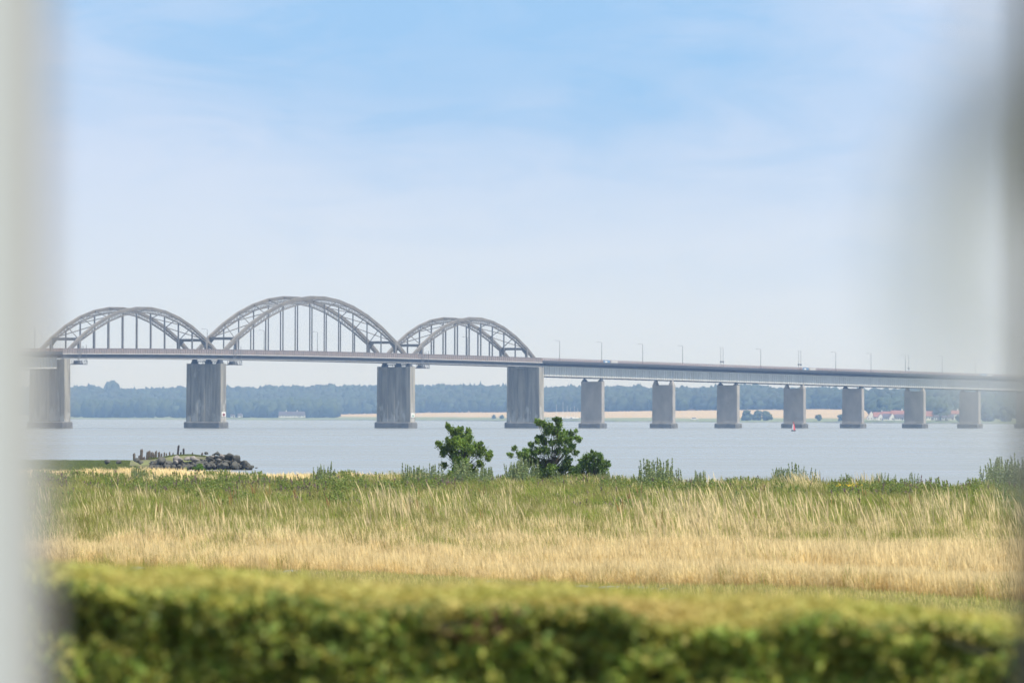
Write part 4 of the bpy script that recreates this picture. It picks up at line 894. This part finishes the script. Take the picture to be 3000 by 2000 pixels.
# dusty weeds mixed into the far third of the meadow
uw = []
for kind in ('mugwort', 'mugwort', 'mugwort', 'thistle'):
    V, F_, cl_, sv = weed_mesh(.7, kind, True); uw.append(np_mesh('low_weed', V, F_, MT['leaf'], cl_, link=False))
uc = coll('low_weeds', uw)
x4, y4, p4 = field(9000, 205, 300, .8); ok = (y4 < shore_d(p4)-6) & (rng.uniform(0, 1, len(x4)) < np.interp(y4, [205, 250, 300], [.06,.5,1.])) & (vnoise(x4, y4*.35, 51, 2.) > .45); x4, y4 = x4[ok], y4[ok]; s = rng.uniform(.6, 1.2, len(x4))
scatter('low_weeds', np.stack([x4, y4, zg(x4, y4)], 1), np.stack([s, s, s], 1), uc, 'dusty grey green weeds mixed into the far part of the meadow', 'weeds')
# flattened straw along the near edge
x5, y5, p5 = field(5000, 112, 155); ok = (y5 > near_edge(p5)+1) & (y5 < near_edge(p5)+15) & (vnoise(x5, y5*.3, 52, 1.6) > .4); x5, y5 = x5[ok], y5[ok]; s = rng.uniform(.8, 1.4, len(x5))
scatter('fallen_straw', np.stack([x5, y5, zg(x5, y5)], 1), np.stack([s*2.2, s*1.6, s*.3], 1), dry, 'flattened pale straw lying along the near edge of the meadow')
# lawn between hedge and meadow
x, y, p = field(30000, 62, 150, .9); ok = y < near_edge(p)+.5; x, y, p = x[ok], y[ok], p[ok]; s = rng.uniform(.8, 1.4, len(x)); scatter('lawn', np.stack([x, y, zg(x, y)], 1), np.stack([s*1.2, s*1.2, s], 1), lwn, 'short yellow green lawn between hedge and meadow')
# grass on the spit and the groyne
gs = coll('spit_tufts', [blade_mesh('spit_tuft', 22, .24, .025, .25, -.05, (.10,.14,.03), (.22,.24,.07)) for _ in range(3)])
px_ = rng.uniform(-100, 415, 9000); Yd = rng.uniform(505, 612, 9000); keep = px_ < 405-(rng.uniform(0, 20, 9000)); px_, Yd = px_[keep], Yd[keep]
xs, yss = (px_-1500)/F*Yd, Yd
gx = rng.uniform(550, 1180, 700); gy = GY+rng.uniform(-.5, 1.4, 700); gz = np.array([atz(300+a/3.92, 1250+np.interp(a, [640,820,1000,1180],[352,322,313,330])/3.92, GY+2) for a in gx])-.08
P = np.concatenate([np.stack([xs, yss, np.full(len(xs), .14)], 1), np.stack([(300+gx/3.92-1500)/F*gy, gy, gz], 1)]); s = np.concatenate([rng.uniform(.8, 1.6, len(xs)), rng.uniform(.45, .8, 700)])
scatter('spit_grass', P, np.stack([s, s, s*.7], 1), gs, 'short green grass on the low spit and the groyne')

# stones along the near edge of the meadow
for i, (a, b, w_) in enumerate(((270,1668,.5),(410,1673,.45),(860,1684,.5),(945,1690,.35),(1030,1694,.3),(1240,1708,.35),(1440,1714,.3),(1540,1724,.62),(1705,1730,.55),(1790,1731,.6),(1870,1733,.5),(1950,1737,.5),(2080,1742,.45),(2150,1745,.35),(2240,1752,.5),(2530,1766,.5))):
    Yd = 62700/(b-1220-ROLL*(a-1500)); o = boulder((atx(a, Yd), Yd, 1.2+.02), (w_*.75, .3, .10), 0, 900+i); o.name = 'edging_stone'; o.data.materials[0] = MT['edge']; o.rotation_euler = (0,0,rng.uniform(-.3,.3))
    tag(o, ('wide dark stone near the middle' if i == 7 else 'flat grey stone')+' half hidden where the dry meadow meets the lawn', 'stone', None if i == 7 else 'flat stones along the meadow edge')

# ------------------------------------------------------------------ hedge
HX0, HX1, HY0, HY1 = -4.6, 4.6, 22.6, 24.4
hedge = empty('hedge', (0, 23.4, 1.2)); HL = np.array([0, 23.4, 1.2]); tag(hedge, 'thick clipped green hedge across the bottom in front of the lawn, out of focus', 'hedge')
def htop(x): return 3.798-.047*x+.012*np.sin(x*2.3)+.01*np.sin(x*5.7+1)   # top of the front face, the shoulder rises behind it
def prof_(q):   # q 0..1 along the shoulder: (back, up)
    return .8*q**1.2, 0.052*np.sin(q*math.pi/2)
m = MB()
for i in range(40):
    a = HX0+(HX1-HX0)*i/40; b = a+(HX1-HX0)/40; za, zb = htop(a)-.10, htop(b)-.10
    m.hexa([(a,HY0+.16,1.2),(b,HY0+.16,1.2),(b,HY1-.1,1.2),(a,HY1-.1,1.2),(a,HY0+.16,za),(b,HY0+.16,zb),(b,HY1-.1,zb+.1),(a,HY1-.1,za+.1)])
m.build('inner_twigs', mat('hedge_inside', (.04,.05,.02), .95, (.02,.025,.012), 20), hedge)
n = 150000; x = rng.uniform(HX0, HX1, n); z = 3.0+(htop(x)+.03*np.sin(x*7.1)+.02*np.sin(x*17.+2)-2.99)*rng.uniform(0, 1, n)
lump = vnoise(x, z, 21, .13); dep = lump*.10+vnoise(x, z, 22, .06)*.07; keep = vnoise(x, z, 23, .10)*.6+vnoise(x, z, 27, .05)*.4 > .20
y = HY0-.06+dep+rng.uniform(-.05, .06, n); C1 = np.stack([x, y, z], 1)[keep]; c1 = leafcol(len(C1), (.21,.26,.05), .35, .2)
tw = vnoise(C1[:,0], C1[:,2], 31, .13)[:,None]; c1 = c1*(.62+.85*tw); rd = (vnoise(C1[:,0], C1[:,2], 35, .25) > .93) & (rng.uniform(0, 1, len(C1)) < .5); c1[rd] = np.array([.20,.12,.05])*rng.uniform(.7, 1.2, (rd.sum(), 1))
n = 90000; x = rng.uniform(HX0, HX1, n); q = rng.uniform(0, 1, n)**1.1; bk, upp = prof_(q)
y = HY0+bk+rng.normal(0, .02, n); z = htop(x)+upp+rng.normal(0, .012, n)+(vnoise(x, y, 24, .22)-.5)*.10*(1-q)**2+(vnoise(x, y, 25, .09)-.5)*.03
C2 = np.stack([x, y, z], 1)
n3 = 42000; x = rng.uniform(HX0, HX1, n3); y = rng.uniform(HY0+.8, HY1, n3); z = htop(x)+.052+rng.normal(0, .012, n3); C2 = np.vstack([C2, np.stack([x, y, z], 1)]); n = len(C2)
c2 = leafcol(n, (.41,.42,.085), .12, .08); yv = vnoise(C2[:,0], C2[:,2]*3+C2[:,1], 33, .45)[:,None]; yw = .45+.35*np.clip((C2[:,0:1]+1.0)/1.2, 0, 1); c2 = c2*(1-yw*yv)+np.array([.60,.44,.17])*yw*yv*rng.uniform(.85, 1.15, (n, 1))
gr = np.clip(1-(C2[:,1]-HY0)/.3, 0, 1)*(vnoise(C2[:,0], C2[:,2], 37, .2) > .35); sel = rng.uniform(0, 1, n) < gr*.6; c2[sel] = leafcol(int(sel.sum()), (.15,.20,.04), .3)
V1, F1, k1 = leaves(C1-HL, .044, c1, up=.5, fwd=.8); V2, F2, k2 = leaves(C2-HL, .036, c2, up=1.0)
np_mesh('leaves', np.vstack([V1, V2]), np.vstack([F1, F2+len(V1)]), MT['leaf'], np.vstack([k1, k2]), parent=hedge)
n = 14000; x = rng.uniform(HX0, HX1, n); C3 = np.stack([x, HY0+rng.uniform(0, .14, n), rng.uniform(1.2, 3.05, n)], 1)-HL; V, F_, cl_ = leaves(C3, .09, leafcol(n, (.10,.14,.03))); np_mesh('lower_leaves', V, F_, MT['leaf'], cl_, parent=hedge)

# ------------------------------------------------------------------ window jamb and curtain close to the camera
WY = 3.7
wf = empty('window_frame', (atx(60, WY), WY, 1.2)); tag(wf, 'white painted window jamb with brownish casement standing close on the left, blurred', 'window frame')
m = MB(); xe = atx(45, WY-.1); m.box(xe-.60, xe, WY-.16, WY-.02, 1.2, 7.5); m.build('jamb', mat('frame_paint', (.60,.60,.61), .6, (.57,.57,.58), 3), wf)
m = MB(); xe2 = atx(128, WY+.04); m.box(xe2-.50, xe2, WY, WY+.08, 1.2, 7.5); m.build('casement', mat('casement_paint', (.37,.335,.325), .7, (.28,.25,.24), 2.2, (1,1,.35)), wf)
st = empty('window_post', (atx(3060, 4.4), 4.4, 1.2)); tag(st, 'dark brown window post at the right edge of the view, blurred', 'window post')
m = MB(); xs_ = atx(3000, 4.4); m.box(xs_, xs_+.3, 4.35, 4.45, 1.2, 7.5); m.build('post', mat('brown_paint', (.05,.044,.036), .7, (.035,.03,.026), 4), st)
CY = 1.8
ev = [(-900,2985),(-200,2955),(80,2905),(280,2790),(450,2690),(650,2635),(900,2650),(1020,2720),(1120,2830),(1250,2970),(1400,3110),(1600,3400),(2900,3500)]
V = []; rowsn = 110; coln = 50
for j in range(rowsn):
    py_ = -900+3800*j/(rowsn-1); e = np.interp(py_, [a for a,_ in ev], [b for _,b in ev])
    for i in range(coln):
        u = i/(coln-1); px_ = e+u*(max(3025, e+60)-e); Yc = CY+.014*math.sin(u*17+py_*.0012)+.020*u
        V.append((atx(px_, CY), Yc, CAMZ+(1220-py_)/F*CY*1.0))
Fq = [(j*coln+i, j*coln+i+1, (j+1)*coln+i+1, (j+1)*coln+i) for j in range(rowsn-1) for i in range(coln-1)]
cm_ = leafmat('curtain_cloth', .35, .9); cb = np.tile(np.array([[.92,.92,.95]]), (len(Fq), 1))
ct = empty('curtain', (atx(2900, CY), CY, CAMZ-.1)); tag(ct, 'pale grey curtain edge hanging close on the upper right, blurred', 'curtain')
o = np_mesh('cloth', np.array(V)-np.array(ct.location), np.array(Fq), cm_, cb, smooth=True, parent=ct)
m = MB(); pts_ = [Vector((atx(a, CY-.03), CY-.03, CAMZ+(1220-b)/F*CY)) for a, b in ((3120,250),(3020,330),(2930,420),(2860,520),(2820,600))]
m.tube(pts_, [.009,.0085,.0065,.0045,.002], 10); m.build('fold_shade', mat('fold_shade_dark', (.13,.13,.12), .9, (.09,.09,.085), 40), ct)  # dark tube added across the cloth to stand in for a fold's shade

# ------------------------------------------------------------------ haze
hz = MB(); hz.box(-5600, 5600, -200, 11100, -4, 78)
hm = bpy.data.materials.new('haze_air'); hm.use_nodes = True; t = hm.node_tree; t.nodes.remove(t.nodes['Principled BSDF'])
pv = t.nodes.new('ShaderNodeVolumePrincipled'); pv.inputs['Color'].default_value = (.36,.575,.95,1); pv.inputs['Density'].default_value = 1.2e-4; pv.inputs['Anisotropy'].default_value = .2
pv.inputs['Absorption Color'].default_value = (1,1,1,1)
t.links.new(pv.outputs[0], t.nodes['Material Output'].inputs['Volume'])
tag(hz.build('haze', hm), 'pale blue summer haze over the strait', 'haze', kind='stuff')
